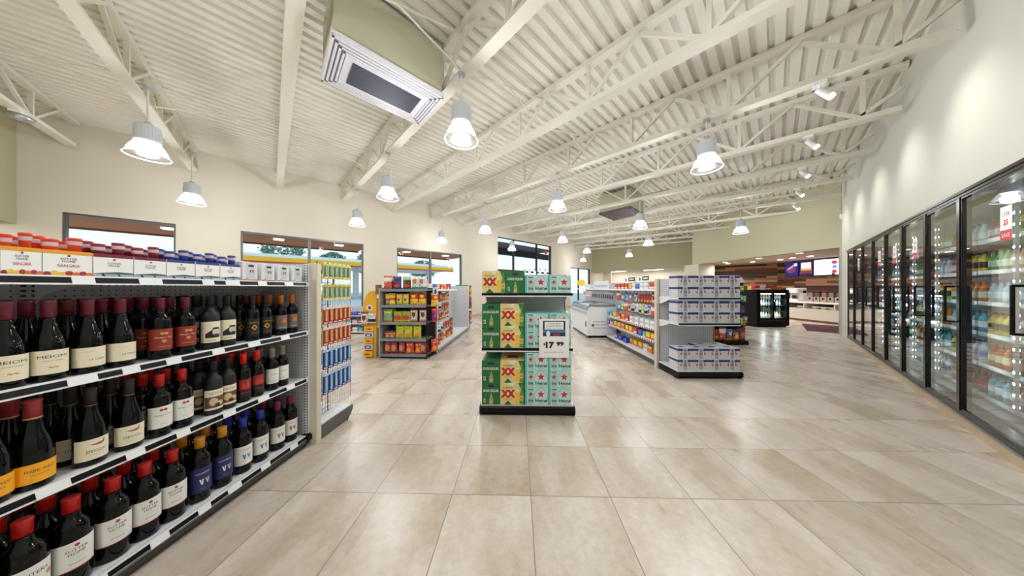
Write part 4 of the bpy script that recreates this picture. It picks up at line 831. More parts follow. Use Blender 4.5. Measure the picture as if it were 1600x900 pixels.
BAGS = {
 'redwhite': bag(.165, .23, .07, B('c9372c'), [(.55, .85, B('e9e4e0'))], (.5, .3, .3, .2, B('d9582f'))),
 'navy': bag(.165, .22, .07, B('22336b'), [(.0, .3, B('35426e'))], (.55, .28, .3, .16, B('c0472c'))),
 'blackgreen': bag(.165, .22, .07, B('22301f'), [(.75, 1, B('a8c486'))], (.5, .3, .34, .16, B('c4452c'))),
 'whiteorange': bag(.165, .22, .07, B('e6eaee'), [(0, .18, B('4c9c84'))], (.4, .62, .26, .2, B('c8703a'))),
 'whiteblue': bag(.10, .22, .05, B('dfe7f2'), [(.8, 1, B('3658b8')), (0, .15, B('3a9c6c'))], (.5, .45, .3, .2, B('2f3a42'))),
 'yellow': bag(.125, .20, .06, B('ecc53a'), [(.42, .62, B('c4562c'))], (.5, .25, .3, .12, B('f3dc6a'))),
 'yellowtall': bag(.165, .24, .07, B('edbf32'), [(.5, .9, B('b8401f'))], (.5, .7, .28, .1, B('f0c83c'))),
 'yellowlime': bag(.125, .19, .06, B('e6cf4a'), [(0, .3, B('a8c45a'))], (.5, .5, .3, .12, B('b0442a'))),
 'brownyellow': bag(.10, .19, .05, B('8a4a34'), [(.6, 1, B('e2b13a'))], (.5, .3, .3, .14, B('c4a08a'))),
 'greenteal': bag(.19, .22, .08, B('7fb83c'), [(0, .28, B('e6a832')), (.32, .52, B('4fb0a8'))], None, 'CHIPS'),
 'redlime': bag(.17, .18, .07, B('8fb03a'), [(0, .2, B('e6c43a'))], (.5, .45, .42, .22, B('b83a28'))),
 'whitebrown': bag(.14, .23, .06, B('e2d6c6'), [(0, .16, B('c8743a')), (.86, 1, B('5c2a20'))], (.5, .55, .3, .2, B('5c3026'))),
 'lime': bag(.165, .22, .07, B('b8cc2c'), [(.62, .84, B('e0dc3a'))], (.55, .28, .32, .16, B('d9823a')), 'CORN', B('2c7a34')),
 'orangepurple': bag(.13, .12, .05, B('4a2f6e'), [(.5, .8, B('d9743a'))], (.5, .3, .3, .2, B('e0a060'))),
 'redbrown': bag(.14, .23, .07, B('a3291f'), [(.8, 1, B('7a1c16'))], (.5, .42, .34, .24, B('c08a6a'))),
 'orangered': bag(.16, .21, .07, B('b82c1c'), [(0, .3, B('d9642a'))], (.4, .3, .25, .2, B('e8913a')), 'TAKIS' if False else 'HOT'),
 'purple': bag(.13, .25, .06, B('6a2464'), [(.75, 1, B('b8282a')), (0, .12, B('b8282a'))], (.5, .5, .3, .2, B('9a4a94'))),
 'blackwhite': bag(.15, .22, .06, B('e4e4e6'), [(.2, .5, B('1a1c20')), (0, .1, B('1a1c20'))], (.5, .75, .3, .12, B('9cc0d0'))),
 'darkred': bag(.13, .19, .05, B('8e1d1c'), [(.55, .8, B('b5302a'))], (.5, .3, .3, .14, B('d8a03a'))),
 'amber': bag(.13, .19, .05, B('c8742c'), [(.7, 1, B('7a1c1c'))], (.5, .35, .32, .16, B('f0c03a'))),
 'blue': bag(.14, .20, .06, B('2a4aa8'), [(0, .25, B('e09a2c'))], (.5, .6, .3, .15, B('dfe7f2')), 'CHIPS'),
 'orange': bag(.14, .20, .06, B('e0882a'), [(.7, 1, B('2a3a8c'))], (.5, .35, .3, .16, B('f3d06a'))),
 'green': bag(.13, .18, .06, B('5f9c34'), [(.7, 1, B('c8d84a'))], (.5, .4, .3, .18, B('e4e8c8'))),
 'cyan': bag(.13, .18, .06, B('3fa8d0'), [(0, .25, B('2a5ca0'))], (.5, .5, .3, .18, B('e6f0f4'))),
}
WORDS = {'redwhite': 'red and white', 'navy': 'navy', 'blackgreen': 'black and green', 'whiteorange': 'white and orange', 'whiteblue': 'narrow white and blue', 'yellow': 'yellow', 'yellowtall': 'tall yellow and red', 'yellowlime': 'yellow and lime', 'brownyellow': 'brown and yellow', 'greenteal': 'green and teal', 'redlime': 'red and lime', 'whitebrown': 'white and brown', 'lime': 'lime green', 'orangepurple': 'small purple and orange', 'redbrown': 'red-brown', 'orangered': 'orange-red', 'purple': 'purple and red', 'blackwhite': 'black and white', 'darkred': 'dark red', 'amber': 'amber', 'blue': 'blue', 'orange': 'orange and blue', 'green': 'green', 'cyan': 'cyan'}
# ---------------------------------------------------------------- chip gondola
GCH = Frame(-2.46, 4.64, 2.4)
cg = empty('store_gondola', (GCH.o.x, GCH.o.y, 0), GCH.rot, label='chip gondola with dark end shelves and a white perforated aisle side, near the windows', cat='store shelving')
GR1 = M('8d9097', .4, name='grey_shelf'); DK = M('2c2526', .5, name='dark_back')
MB().box(0, .9, .02, .36, 0, .05, BLACK).build('kick_plate', cg)
MB().box(0, .02, .0, .36, 0, 1.30, M('a8a39c', .5)).box(-.06, .0, .0, .10, 1.18, 1.36, M('8a5a3c', .6)).build('side_panel', cg)
MB().box(.02, .93, .34, .37, .05, 1.30, DK).build('back_panel', cg)
ZC = [.07, .355, .66, .975, 1.27]
for z in ZC:
    s = MB().box(.02, .885, .02, .34, z-.02, z, GR1).build('shelf', cg)
    MB().box(.02, .885, .0, .02, z-.035, z+.012, M('7c8494', .4)).build('rail', s)
g = MB()
for i in range(8): g.tube((.90+.008*i, .0+.05*i, .06), (.90+.008*i, .0+.05*i, 1.24), .003, WIRE, 5)
z = .06
while z < 1.25: g.tube((.90, 0, z), (.956, .35, z), .003, WIRE, 5); z += .06
g.tube((.90, 0, .0), (.90, 0, 1.25), .008, WIRE, 6); g.tube((.88, -.02, .02), (.96, .36, .02), .015, WIRE, 6); g.build('wire_wing', cg)
MB().rbox(.925, .965, .37, .42, 0, 1.36, M('cfd0d2', .5), .006).build('end_post', cg)
MB().box(.05, .955, .42, 3.2, 0, .08, M('74777c', .4)).prism([(.955, 0), (.985, .03), (.985, .06), (.97, .085), (.955, .085)], 'y', .42, 3.22, M('74777c', .4)).build('kick_plate', cg)
MB().box(.5, .965, .42, 3.2, .085, .1, SHELFW).build('base_deck', cg)
MB().box(.46, .49, .42, 3.2, .08, 1.36, PEGWY).build('back_panel', cg)
MB().box(.49, .95, 3.2, 3.22, .08, 1.36, PEGW).build('end_panel', cg); MB().box(.95, .985, 3.2, 3.24, 0, 1.36, BEIGE).build('end_post', cg)
MB().box(.49, .85, .42, 2.3, 1.25, 1.27, SHELFW).box(.85, .86, .42, 2.3, 1.235, 1.275, WHITE).build('shelf', cg)
MB().box(.3, .95, 3.24, 3.6, 0, .1, M('74777c', .4)).box(.5, .9, 3.26, 3.28, .1, 1.3, GR1).build('end_base', cg)
def fpx(fr, px, ly):
    """local x where pixel column px meets local y = ly"""
    c, q = math.cos(fr.rot), math.sin(fr.rot); tx = (px-800)/F
    return (tx*(fr.o.y+ly*c)-fr.o.x+ly*q)/(c-tx*q)
rows = [(4, 'top', [('redwhite', 603), ('navy', 621), ('blackgreen', 636), ('whiteorange', 650), ('whiteorange', 661), ('whiteblue', 671)]),
        (3, 'second', [('brownyellow', 600), ('yellow', 613), ('yellowlime', 624), ('yellowlime', 634), ('yellowtall', 647), ('yellowtall', 660)]),
        (2, 'third', [('greenteal', 605), ('redlime', 622), ('redlime', 635), ('whitebrown', 647), ('whitebrown', 661)]),
        (1, 'fourth', [('orangepurple', 601), ('orangepurple', 613), ('lime', 625), ('lime', 638), ('lime', 652)]),
        (0, 'lowest', [('redbrown', 603), ('redbrown', 616), ('redbrown', 628), ('orangered', 641), ('orangered', 655), ('redbrown', 668)])]
for zi, nm, its in rows:
    z = ZC[zi]+.0005; cn = {}
    for k_, px in its:
        cn[k_] = cn.get(k_, 0)+1
        for d, yy in (('front', .09), ('rear', .20)):
            BAGS[k_].place((*GCH.W(min(.80, max(.125, fpx(GCH, px, yy))), yy)[:2], z), (-.10, rn.uniform(-.04, .04), GCH.rot+rn.uniform(-.1, .1)) if False else GCH.rot+rn.uniform(-.1, .1), '%s bag, %s from the yellow display, %s row, %s chip shelf' % (WORDS[k_], ORD[cn[k_]], d, nm), 'snack bags on the %s chip shelf' % nm, scale=(.98, .9, 1.03 if k_ == 'yellowtall' else 1.13))
for i, (k_, z) in enumerate((('whiteblue', 1.12), ('yellowtall', .95), ('purple', .66), ('orangered', .1))):
    BAGS[k_].place(GCH.W(.985, .18, z), GCH.rot+math.pi/2-.6, '%s bag hanging on the wire wing of the chip gondola' % WORDS[k_], 'bags on the wire wing')
cyc = ['blackwhite', 'darkred', 'darkred', 'amber', 'darkred', 'whitebrown', 'darkred', 'amber', 'redbrown']
for r_, z in enumerate((1.0, .77, .55, .33, .1005)):
    for j in range(8):
        k_ = 'blackwhite' if j < 2 and r_ < 4 else (['yellow', 'darkred', 'amber', 'redbrown'][j % 4] if r_ == 4 else cyc[(j*2+r_) % 9])
        BAGS[k_].place(GCH.W(.70+(.1 if r_ > 2 else 0)+(.08 if j < 2 else 0), .52+j*.2, z), GCH.rot+math.pi/2-.25, '%s bag, chip aisle side, %s row down, %s from post' % (WORDS[k_], ORD[r_+1], ORD[j+1]), 'bags on the aisle side of the chip gondola', scale=(1, 1, .9))
        if r_ < 4: MB().tube((.49, .52+j*.2, z+.213), (.76+(.08 if j < 2 else 0), .52+j*.2, z+.214), .003, CW, 5).build('peg_hook', cg)
def carton(w, d, h, base, bands=(), text=None, tcol=None, name='snack_box', cat='box'):
    """small carton, front faces -y"""
    b = MB(); b.box(-w/2, w/2, 0, d, 0, h, base); a = [a_rect(-w/2, h*p, w/2, h*q, mm) for p, q, mm in bands]
    if text: a.append(a_text(text, 0, h*.55, h*.3, tcol or PAPER, w*.8, bold=.02))
    b.art(a, FRONT(0, 0, 0)); b.box(-w*.46, w*.46, d*.3, d*.7, h, h+.0012, bands[0][2] if bands else base)
    return Proto(b.build(name, cat=cat, label='x'))
CT = {
 'yellow': carton(.12, .16, .11, B('eec53a'), [(.0, .25, B('d8402c'))]), 'red': carton(.13, .14, .12, B('c52d28'), [(.1, .35, B('e8e4de'))]), 'white': carton(.13, .15, .12, B('e8e9ec'), [(.3, .6, B('b7c3d4'))]),
 'blue': carton(.14, .12, .10, B('2c3fae'), [(.5, .8, B('5a76d0'))]), 'teal': carton(.1, .14, .1, B('4fb6c9'), [(0, .3, B('f0d23a'))]), 'purple': carton(.14, .14, .09, B('6a4a9c'), [(.4, .8, B('a9c4dc'))]),
 'orange': carton(.14, .14, .12, B('e0702a'), [(.6, .9, B('f0c23a'))]), 'brown': carton(.12, .12, .14, B('8c5c3a'), [(.2, .5, B('b8805a'))]), 'pink': carton(.14, .14, .09, B('d89ab0'), [(.3, .6, B('f0e6ea'))]), 'green': carton(.12, .12, .1, B('3d9a5a'), [(.3, .6, B('e8f0e0'))]),
}
for i, (k_, y) in enumerate((('yellow', .55), ('white', .75), ('red', .95), ('yellow', 1.2), ('red', 1.45), ('orange', 1.7))):
    CT[k_].place(GCH.W(.72, y, 1.2705), GCH.rot+math.pi/2, '%s carton on top of the chip gondola aisle side, %s from the white post' % (k_, ORD[i+1]), 'cartons on top of the chip gondola')
for i, k_ in enumerate(('red', 'brown')): CT[k_].place(GCH.W(.72, 1.95+.2*i, 1.2705), GCH.rot+math.pi/2, '%s carton at the far end of the aisle top shelf, chip gondola' % k_, 'cartons on top of the chip gondola')
for i, (k_, z) in enumerate((('orange', 1.18), ('amber', 1.0), ('purple', .80), ('navy', .62), ('blackwhite', .48), ('redbrown', .32), ('blue', .14))):
    BAGS[k_].place(GCH.W(.985, 3.42, z), GCH.rot+math.pi/2-.4, '%s bag on the far end of the chip gondola, %s from top' % (WORDS[k_], ORD[i+1]), 'bags on the far chip gondola end')
for i in range(3): CT['green'].place(GCH.W(.60+.13*i, 3.3, 1.3605-.06), GCH.rot, 'green carton atop the far end of the chip gondola, %s from the aisle' % ORD[3-i], 'green cartons atop the chip gondola')
# ---------------------------------------------------------------- yellow cardboard display
GY = Frame(-2.80, 4.72, 2.4); YB = M('e8ae2a', .6, name='yellow_cardboard')
cb = empty('cardboard_display', (GY.o.x, GY.o.y, 0), GY.rot, label='yellow cardboard display with rounded header and small pockets beside the chip gondola', cat='display')
hd = [(.04, 0), (.26, 0), (.26, 1.22), (.20, 1.25), (.12, 1.23), (.06, 1.16), (.02, 1.02), (.0, .98), (.0, .90), (.03, .86), (.03, .62), (.04, .5)]
MB().prism(hd, 'y', .0, .012, YB).build('header_panel', cb); MB().box(.04, .26, .012, .26, 0, .55, M('cfc9be', .6)).box(.05, .25, .2, .22, .5, 1.1, YB).build('body', cb)
l = MB(); l.art([a_disc(0, 0, .055, PAPER, 18), a_disc(0, 0, .035, M('6a4a9c', .5), 14)], FRONT(.13, 0, .93)); l.build('emblem', cb)
for i, z in enumerate((.03, .16, .27, .38, .49)):
    yb = i % 2 == 0; p = MB(); p.box(.05, .22, -.03-.01*(4-i), 0, z, z+.095, YB if yb else M('c9c4cf', .6)); p.art([a_rect(-.06, .02, .06, .075, M('d88f1c', .5) if yb else M('4a3a70', .5)), a_rect(-.03, .035, .03, .055, M('8a3a1c', .5) if yb else PAPER)], FRONT(.135, -.03-.01*(4-i), z)); p.build('pocket', cb)
for i, px in enumerate((.06, .20)): BAGS['blackwhite' if i else 'whitebrown'].place(GY.W(px, -.04, .60+.03*i), GY.rot, '%s bag hanging on the yellow cardboard display' % ['brown and white', 'black and white'][i], 'bags on the cardboard display')
# low shelf of boxes seen past the wire rack
GS = Frame(-4.75, 7.1, 0)
ls = empty('low_shelf', (GS.o.x, GS.o.y, 0), 0, label='low white shelf of pastel boxes by the windows, seen past the wire rack', cat='shelf')
MB().box(0, .9, .32, .34, 0, .75, PEGX).build('back_panel', ls); MB().box(0, .02, 0, .32, 0, .7, SHELFW).box(.88, .9, 0, .32, 0, .7, SHELFW).build('side_panel', ls)
for z in (.06, .30, .52): MB().box(.02, .88, 0, .32, z-.02, z, SHELFW).build('shelf', ls)
for r_, z in enumerate((.0605, .3005, .5205)):
    for i in range(5): k_ = ['purple', 'white', 'teal', 'pink', 'purple', 'blue'][(i+r_*2) % 6]; CT[k_].place(GS.W(.12+i*.165, .04, z), 0, '%s box on the %s low shelf by the windows, %s from its window end' % (k_, ['bottom', 'middle', 'upper'][r_], ORD[i+1]), 'boxes on the low shelf')

# ================================================================ ENERGY DRINK DISPLAY
GE = Frame(2.375, 3.585, .3)
ed = end_display(GE, .90, [.797, 1.162], depth=.5, H=1.445, peg=PEGW, label='white end display of energy drink cartons on a black base', name='end_cap_display')
MB().rbox(-.034, -.008, .50, .56, 0, 1.45, BEIGE, .006).build('end_post', ed)
def energy():
    w, h = .222, .1585; m = MB(); m.box(-w/2, w/2, 0, .20, 0, h, M('d3d6da', .4, 0, name='silver_carton')); N_ = M('1f2478', .4); R_ = M('c33a40', .4); S_ = M('aab0b8', .3, .4)
    a = [a_rect(-w/2, h*.76, -.034, h*.96, N_), a_rect(.034, h*.76, w/2, h*.96, N_), a_text('energy', -.075, h*.86, .006, M('8d96d0', .5), .03), a_text('energy', .075, h*.86, .006, M('8d96d0', .5), .03)]
    for s in (-1, 1): a += [a_poly([(s*.046, h*.74), (s*.056, h*.74), (s*.056, h*.5), (s*.075, h*.62), (s*.075, h*.5), (s*.05, h*.36), (s*.046, h*.4)][::s], R_), a_text('12', s*.062, h*.22, .012, M('70757d', .5))]
    a += [a_rect(-.024, h*.06, .024, h*.9, S_), a_rect(-.016, h*.9, .016, h*.97, S_), a_rect(-.024, h*.4, .024, h*.6, M('8e96a2', .4)), a_disc(0, h*.8, .008, N_, 10), a_disc(0, h*.5, .010, R_, 10), a_rect(-.02, h*.1, .02, h*.14, M('8e96a2', .4)), a_rect(-w/2, 0, -w/2+.0015, h, M('8e9298', .5))]
    m.art(a, FRONT(0, 0, 0))
    sd = [a_rect(-.2, h*.76, 0, h*.96, N_)]+[a_poly([(-.065*i-.02, h*.6), (-.065*i-.033, h*.7), (-.065*i-.046, h*.6), (-.065*i-.033, h*.64)], R_) for i in range(3)]+[a_rect(-.065*i-.036, h*.1, -.065*i-.03, h*.5, S_) for i in range(3)]
    m.art(sd, FACENX(-w/2, 0, 0)); m.art([(p, f, k) for p, f, k in [a_rect(0, h*.76, .2, h*.96, N_)]], FACEX(w/2, 0, 0))
    o = m.build('drink_carton', cat='carton', label='x'); MB().box(-.04, .04, .07, .13, h, h+.0012, N_).build('carry_flap', o); return Proto(o)
EN = energy()
for si, (z, nm) in enumerate(((.1155, 'base'), (.7975, 'middle shelf'), (1.1625, 'top shelf'))):
    for k in range(2):
        for j in range(4): EN.place(GE.W(.115+.2235*j, .03, z+.160*k), GE.rot, 'silver energy drink carton, %s, %s layer, %s from the beige post' % (nm, ['lower', 'upper'][k], ORD[j+1]), 'energy drink cartons on the end display')
for j, x in enumerate((.56, .79)):
    for k in range(2): EN.place(GE.W(x, .25, .1155+.160*k), GE.rot, 'silver energy drink carton behind the base stack, %s layer, %s from the post' % (['lower', 'upper'][k], ORD[j+1]), 'energy drink cartons on the end display')
# ---------------------------------------------------------------- grocery gondola behind it
gg = empty('store_gondola', (GE.o.x, GE.o.y, 0), GE.rot, label='long white gondola of groceries and hanging packs beyond the energy drink display', cat='store shelving')
MB().box(.03, .9, .58, 2.78, 0, .07, M('4c4643', .45)).prism([(.03, .02), (.005, .035), (.005, .075), (.02, .09), (.03, .09)], 'y', .575, 2.79, M('4c4643', .45)).build('kick_plate', gg)
MB().box(.01, .47, .58, 2.78, .085, .1, SHELFW).build('base_deck', gg); MB().box(.47, .50, .57, 6.25, .0, 1.44, peg_mat('pegboard_grocery', 'c6c8ce', 'YZ', .03, .17, '777a82')).build('back_panel', gg)
for z, x0, y1 in ((.39, .06, 2.75), (.60, .06, 2.75), (1.28, .16, 6.2)):
    s = MB().box(x0, .47, .58, y1, z-.018, z, SHELFW).build('shelf', gg); MB().box(x0-.012, x0, .58, y1, z-.036, z+.004, WHITE).build('price_rail', s)
    if z < 1:
        t = MB(); y = .62
        while y < y1-.06: t.box(x0-.0135, x0-.012, y, y+.035, z-.03, z-.006, M('2a3560' if int(y*100) % 3 else '6a1f24', .5)); y += .075
        t.build('tag_strip', s)
for y in (.58, 1.8, 2.74, 4.0, 6.2): MB().box(.455, .475, y, y+.02, 0, 1.45, SLOTY).build('upright', gg)
def at_px(px, lx): return GE.ray(px, lx)
hook_y = []
r1 = [('redwhite', 966), ('cyan', 974), ('whiteblue', 979), ('blue', 986), ('whiteblue', 993)]+[('darkred', 999+4.6*i) for i in range(5)]+[('whitebrown', 1022)]
r2 = [('cyan', 968), ('green', 973), ('redwhite', 978), ('whitebrown', 984), ('blackwhite', 989), ('whiteorange', 995), ('blackwhite', 1001), ('green', 1005), ('blackwhite', 1010), ('whiteblue', 1014), ('redwhite', 1021)]
for r_, (its, z) in enumerate(((r1, .995), (r2, .755))):
    for i, (k_, px) in enumerate(its):
        y = at_px(px, .26); BAGS[k_].place(GE.W(.27, y, z), GE.rot-math.pi/2+.2, '%s bag, %s peg row, grocery gondola, %s from the freezer' % (WORDS[k_], ['upper', 'lower'][r_], ORD[i+1]), 'hanging bags on the grocery gondola', scale=(.72, .95, .93) if k_ == 'darkred' else (.9, .95, .93))
        MB().tube((.47, y, z+.222), (.2, y, z+.224), .003, CW, 5).box(.196, .2, y-.014, y+.014, z+.205, z+.232, PAPER).build('peg_hook', gg)
TOOL = bag(.07, .17, .02, B('1c1d20'), [(.7, 1, B('d6d8dc'))], None, name='hanging_pack', cat='hanging pack')
for i in range(10):
    y = at_px(926+3.3*i, .26); TOOL.place(GE.W(.27, y, 1.0), GE.rot-math.pi/2+.2, 'black hanging pack above the chest freezer, %s from its far end' % ORD[i+1], 'black packs above the freezer')
    MB().tube((.47, y, 1.183), (.2, y, 1.186), .004, CW, 5).box(.196, .2, y-.018, y+.018, 1.17, 1.2, PAPER).build('peg_hook', gg)
def srow(items, lx, z, where, grp):
    cn = {}
    for k_, px in items:
        cn[k_] = cn.get(k_, 0)+1; CT[k_].place(GE.W(lx, at_px(px, lx), z), GE.rot-math.pi/2, '%s carton, %s of that colour from the freezer, %s' % (k_, ORD[cn[k_]], where), grp)
srow([('teal', 950), ('teal', 954.5), ('yellow', 960), ('red', 967), ('orange', 973), ('red', 979)]+[('white', 986+8.2*i) for i in range(5)], .08, .6005, 'second shelf of the grocery gondola', 'cartons on the second grocery shelf')
srow([('purple', 950), ('pink', 955), ('yellow', 961), ('yellow', 967), ('orange', 973), ('yellow', 979), ('yellow', 985), ('red', 992), ('blue', 999.5), ('teal', 1006), ('yellow', 1012), ('yellow', 1020)], .08, .3905, 'third shelf of the grocery gondola', 'cartons on the third grocery shelf')
srow([('purple', 962), ('blue', 968.5), ('blue', 976)], .10, .1005, 'bottom deck of the grocery gondola', 'cartons on the grocery deck')
srow([('yellow', 986), ('yellow', 992.5), ('yellow', 1000), ('white', 1008), ('orange', 1015), ('brown', 1023)], .18, .1005, 'grocery deck near the post', 'cartons on the grocery deck')
srow([('white', 914), ('red', 962), ('red', 967), ('red', 972.5), ('red', 978), ('yellow', 984), ('white', 990), ('blue', 996), ('white', 1002), ('white', 1009), ('red', 1017), ('red', 1023.5)], .2, 1.2805, 'top shelf of the grocery gondola', 'cartons on the grocery top shelf')
def board(px0, px1, lx, z0, z1, base, art, lab, name='shelf_sign', th=.006):
    y0, y1 = at_px(px0, lx), at_px(px1, lx); L = abs(y0-y1); b = MB(); b.box(0, th, -L/2, L/2, 0, z1-z0, base); b.art(art(L, z1-z0), FACENX(0, 0, 0)); b.build(name, loc=GE.W(lx, (y0+y1)/2, z0), rot=GE.rot, label=lab, cat='sign')
board(928, 951, .17, 1.2805, 1.50, M('e4e6ea', .5), lambda L, h: [a_text('freshdent', 0, h*.38, h*.36, M('2b34a8', .5), L*.9, shear=.2)], 'white header board with blue script lettering on the grocery top shelf')
board(911, 924, .25, 1.02, 1.19, M('e9e2e2', .5), lambda L, h: [a_text('BUY 2', 0, h*.5, h*.5, RED, L*.85, bold=.03)], 'small white board with red lettering above the freezer far end')
for i, (a, b) in enumerate(((973, 992), (994, 1014))): board(a, b, .3, 1.42, 1.55, PAPER, lambda L, h: [a_rect(0, h*.25, L/2, h*.9, INK), a_disc(-L*.2, h*.5, h*.28, GRN, 14), a_rect(L*.08, h*.45, L*.42, h*.72, M('e6dc9a', .5))], 'white, black and green placard above the grocery top shelf, %s from the freezer' % ORD[i+1])
for i, px in enumerate((975, 990, 996, 1012)): MB().box(-.01, .01, -.01, .01, 0, .14, CW).build('sign_stand', loc=GE.W(.32, at_px(px, .32), 1.2805), rot=GE.rot, label='thin metal stand carrying a placard, %s from the freezer end' % ORD[i+1], cat='stand')
st = MB(); a = []
for i in range(20):
    t = math.pi*2*i/20; q = .2 if i % 2 == 0 else .13; a.append((q*math.cos(t), q*math.sin(t)*.8))
st.prism(a, 'y', 0, .006, M('f0d028', .5)); st.build('burst_sign', loc=GE.W(.28, 6.15, 1.50), rot=GE.rot, label='yellow burst-shaped sign at the far end of the grocery gondola', cat='sign')
# ---------------------------------------------------------------- chest freezer
fz = empty('chest_freezer', (1.955, 6.55, 0), 0, label='white chest freezer with curved glass lids beside the grocery gondola', cat='freezer'); FW = M('e8eaee', .35, name='freezer_white')
m = MB(); m.prism([(0, .06), (0, .70), (.02, .76), (.07, .80), (.72, .84), (.76, .80), (.76, .06)], 'y', 0, 1.64, FW); m.build('cabinet', fz); MB().box(.03, .74, .03, 1.6, 0, .06, BLACK).build('plinth', fz)
m = MB(); m.prism([(-.015, .72), (-.01, .775), (.07, .835), (.09, .82), (.02, .77), (.0, .72)], 'y', -.01, 1.65, M('9aa0a8', .35, .4)); m.box(.05, .74, -.012, .02, .815, .865, M('8f959e', .35, .4)); m.box(.05, .74, 1.62, 1.655, .815, .865, M('8f959e', .35, .4)); m.build('lid_rim', fz)
for i in range(2):
    y = .02+i*.81; m = MB(); pr = [(.06+.68*t, .84+.075*math.sin(math.pi*(.12+.76*t))) for t in [k/8 for k in range(9)]]
    for (a0, b0), (a1, b1) in zip(pr, pr[1:]): m.add([(a0, y, b0), (a0, y+.79, b0), (a1, y+.79, b1), (a1, y, b1)], [(0, 3, 2, 1)], GLASS, True)
    for yy in (y, y+.77):
        for (a0, b0), (a1, b1) in zip(pr, pr[1:]): m.bar((a0, yy+.01, b0), (a1, yy+.01, b1), .02, .012, M('7f858e', .35, .4), side=(0, 1, 0))
    m.build('glass_lid', fz)
m = MB()
for r_ in range(3):
    for i in range(12): m.box(.16+i*.045, .19+i*.045, -.002, .0, .25+r_*.08, .27+r_*.08, M('7f858c', .5))
m.build('vent_slots', fz); MB().box(-.003, 0, .06, .16, .28, .42, M('4a5058', .5)).build('control_panel', fz); MB().box(.12, .18, -.003, .0, .3, .36, M('3b4148', .5)).build('drain_cap', fz)
m = MB()
for i in range(9): m.box(-.022, -.012, .05+i*.18, .17+i*.18, .60, .68, M('c8ccd4', .4))
m.build('wire_rail', fz)
# ---------------------------------------------------------------- dark snack rack
GK = Frame(4.72, 5.74, .3)
kr = empty('store_gondola', (GK.o.x, GK.o.y, 0), GK.rot, label='black snack rack just behind the energy drink display', cat='store shelving'); NV = M('16182a', .5, name='navy_panel')
MB().box(-.3, .68, 0, .5, 0, .09, BLACK).build('base', kr); MB().box(-.3, .76, .22, .25, .09, 1.40, NV).box(-.3, .62, .25, .9, .0, 1.30, NV).build('back_panel', kr); MB().box(-.3, .66, .04, .22, .41, .43, BLACK).build('shelf', kr)
for i, (k_, x) in enumerate((('darkred', .0), ('redwhite', .15), ('blue', .31), ('orange', .46), ('redbrown', .6))):
    BAGS[k_].place(GK.W(x, .08, .0905), GK.rot, '%s bag on the lowest tier of the black snack rack' % WORDS[k_], 'bags on the black snack rack', scale=(1, 1, 1.3))
for i, (k_, x, z) in enumerate((('green', .60, .98), ('cyan', .50, 1.0), ('navy', .55, .72), ('blue', .60, .5), ('lime', .58, .44), ('green', .52, 1.22))):
    BAGS[k_].place(GK.W(x+.08, .12-.03*(i % 2), z), GK.rot, '%s bag hanging on the black snack rack, %s listed downwards' % (WORDS[k_], ORD[i+1]) if False else '%s bag beside the energy drink cartons, %s of the black rack' % (WORDS[k_], ['upper part', 'upper part', 'middle', 'middle, below the navy bag', 'lower part', 'very top'][i]), 'hanging bags on the black snack rack', scale=(.75, .75, .75))
m = MB(); m.lathe([(.10, 0), (.11, .02), (.09, .05), (.065, .10), (.02, .125)], M('e6d2d2', .9, name='pink_plush'), 16); m.lathe([(.14, -.01), (.145, 0), (.10, .012)], M('efe6e6', .9), 16); m.build('knit_hat', loc=GK.W(.56, .13, 1.44), rot=0, label='pale pink hat on top of the black snack rack', cat='hat')
MB().box(-.05, .74, .04, .24, 1.40, 1.415, BLACK).build('top_shelf', kr)

# ================================================================ DELI
FB = M('070708', .5, name='fridge_black', spec=.2)
fr_ = empty('display_fridge', (8.07, 8.3, 0), .03, label='low black two-door glass display fridge by the deli', cat='fridge')
m = MB(); m.box(0, 1.12, .03, .75, .04, .06, FB); m.box(0, .1, .0, .75, .06, 1.24, FB); m.box(1.02, 1.12, 0, .75, .06, 1.24, FB); m.box(.1, 1.02, 0, .75, 1.12, 1.24, FB); m.box(.1, 1.02, 0, .75, .06, .30, FB); m.box(.1, 1.02, .70, .75, .3, 1.12, M('dfe5e8', .5)); m.box(.53, .59, .0, .06, .3, 1.12, FB); m.build('cabinet', fr_)
MB().box(.05, 1.07, .05, .7, 0, .04, BLACK).build('plinth', fr_)
for i in range(2):
    x = .12+i*.47; d = MB(); d.box(x, x+.41, -.012, -.004, .32, 1.10, GLASS); d.box(x-.02, x, -.018, 0, .3, 1.12, FB); d.box(x+.41, x+.43, -.018, 0, .3, 1.12, FB); d = d.build('door', fr_)
    MB().box(x+(.40 if i == 0 else -.0), x+(.415 if i == 0 else .015), -.045, -.018, .55, .85, FB).build('handle', d)
for z in (.32, .52, .72, .92): MB().box(.1, 1.02, .08, .7, z-.01, z, M('c9d2d6', .4)).build('shelf', fr_)
o = MB().box(.12, 1.0, .03, .06, 1.09, 1.115, M('f4faff', .3, emit=5, name='fridge_lamp')).build('lamp_strip', fr_)
for x in (.33, .8):
    for z in (.45, .85): point('fridge_light', o, (x, .10, z), 1.6, .03, (.9, .97, 1))
m = MB(); m.art([a_text('true', 0, 0, .03, CHROME, .09)], FRONT(.95, 0, .13)); m.art([a_rect(-.42, -.02, .42, .02, M('25262b', .5))], FRONT(.55, 0, .22)); m.build('badge', fr_)
cols = ['c9d4d8', 'e6e0d0', 'a8b8c0', 'd8a860', 'f0f0f0', 'b8c8b0']
BT = []
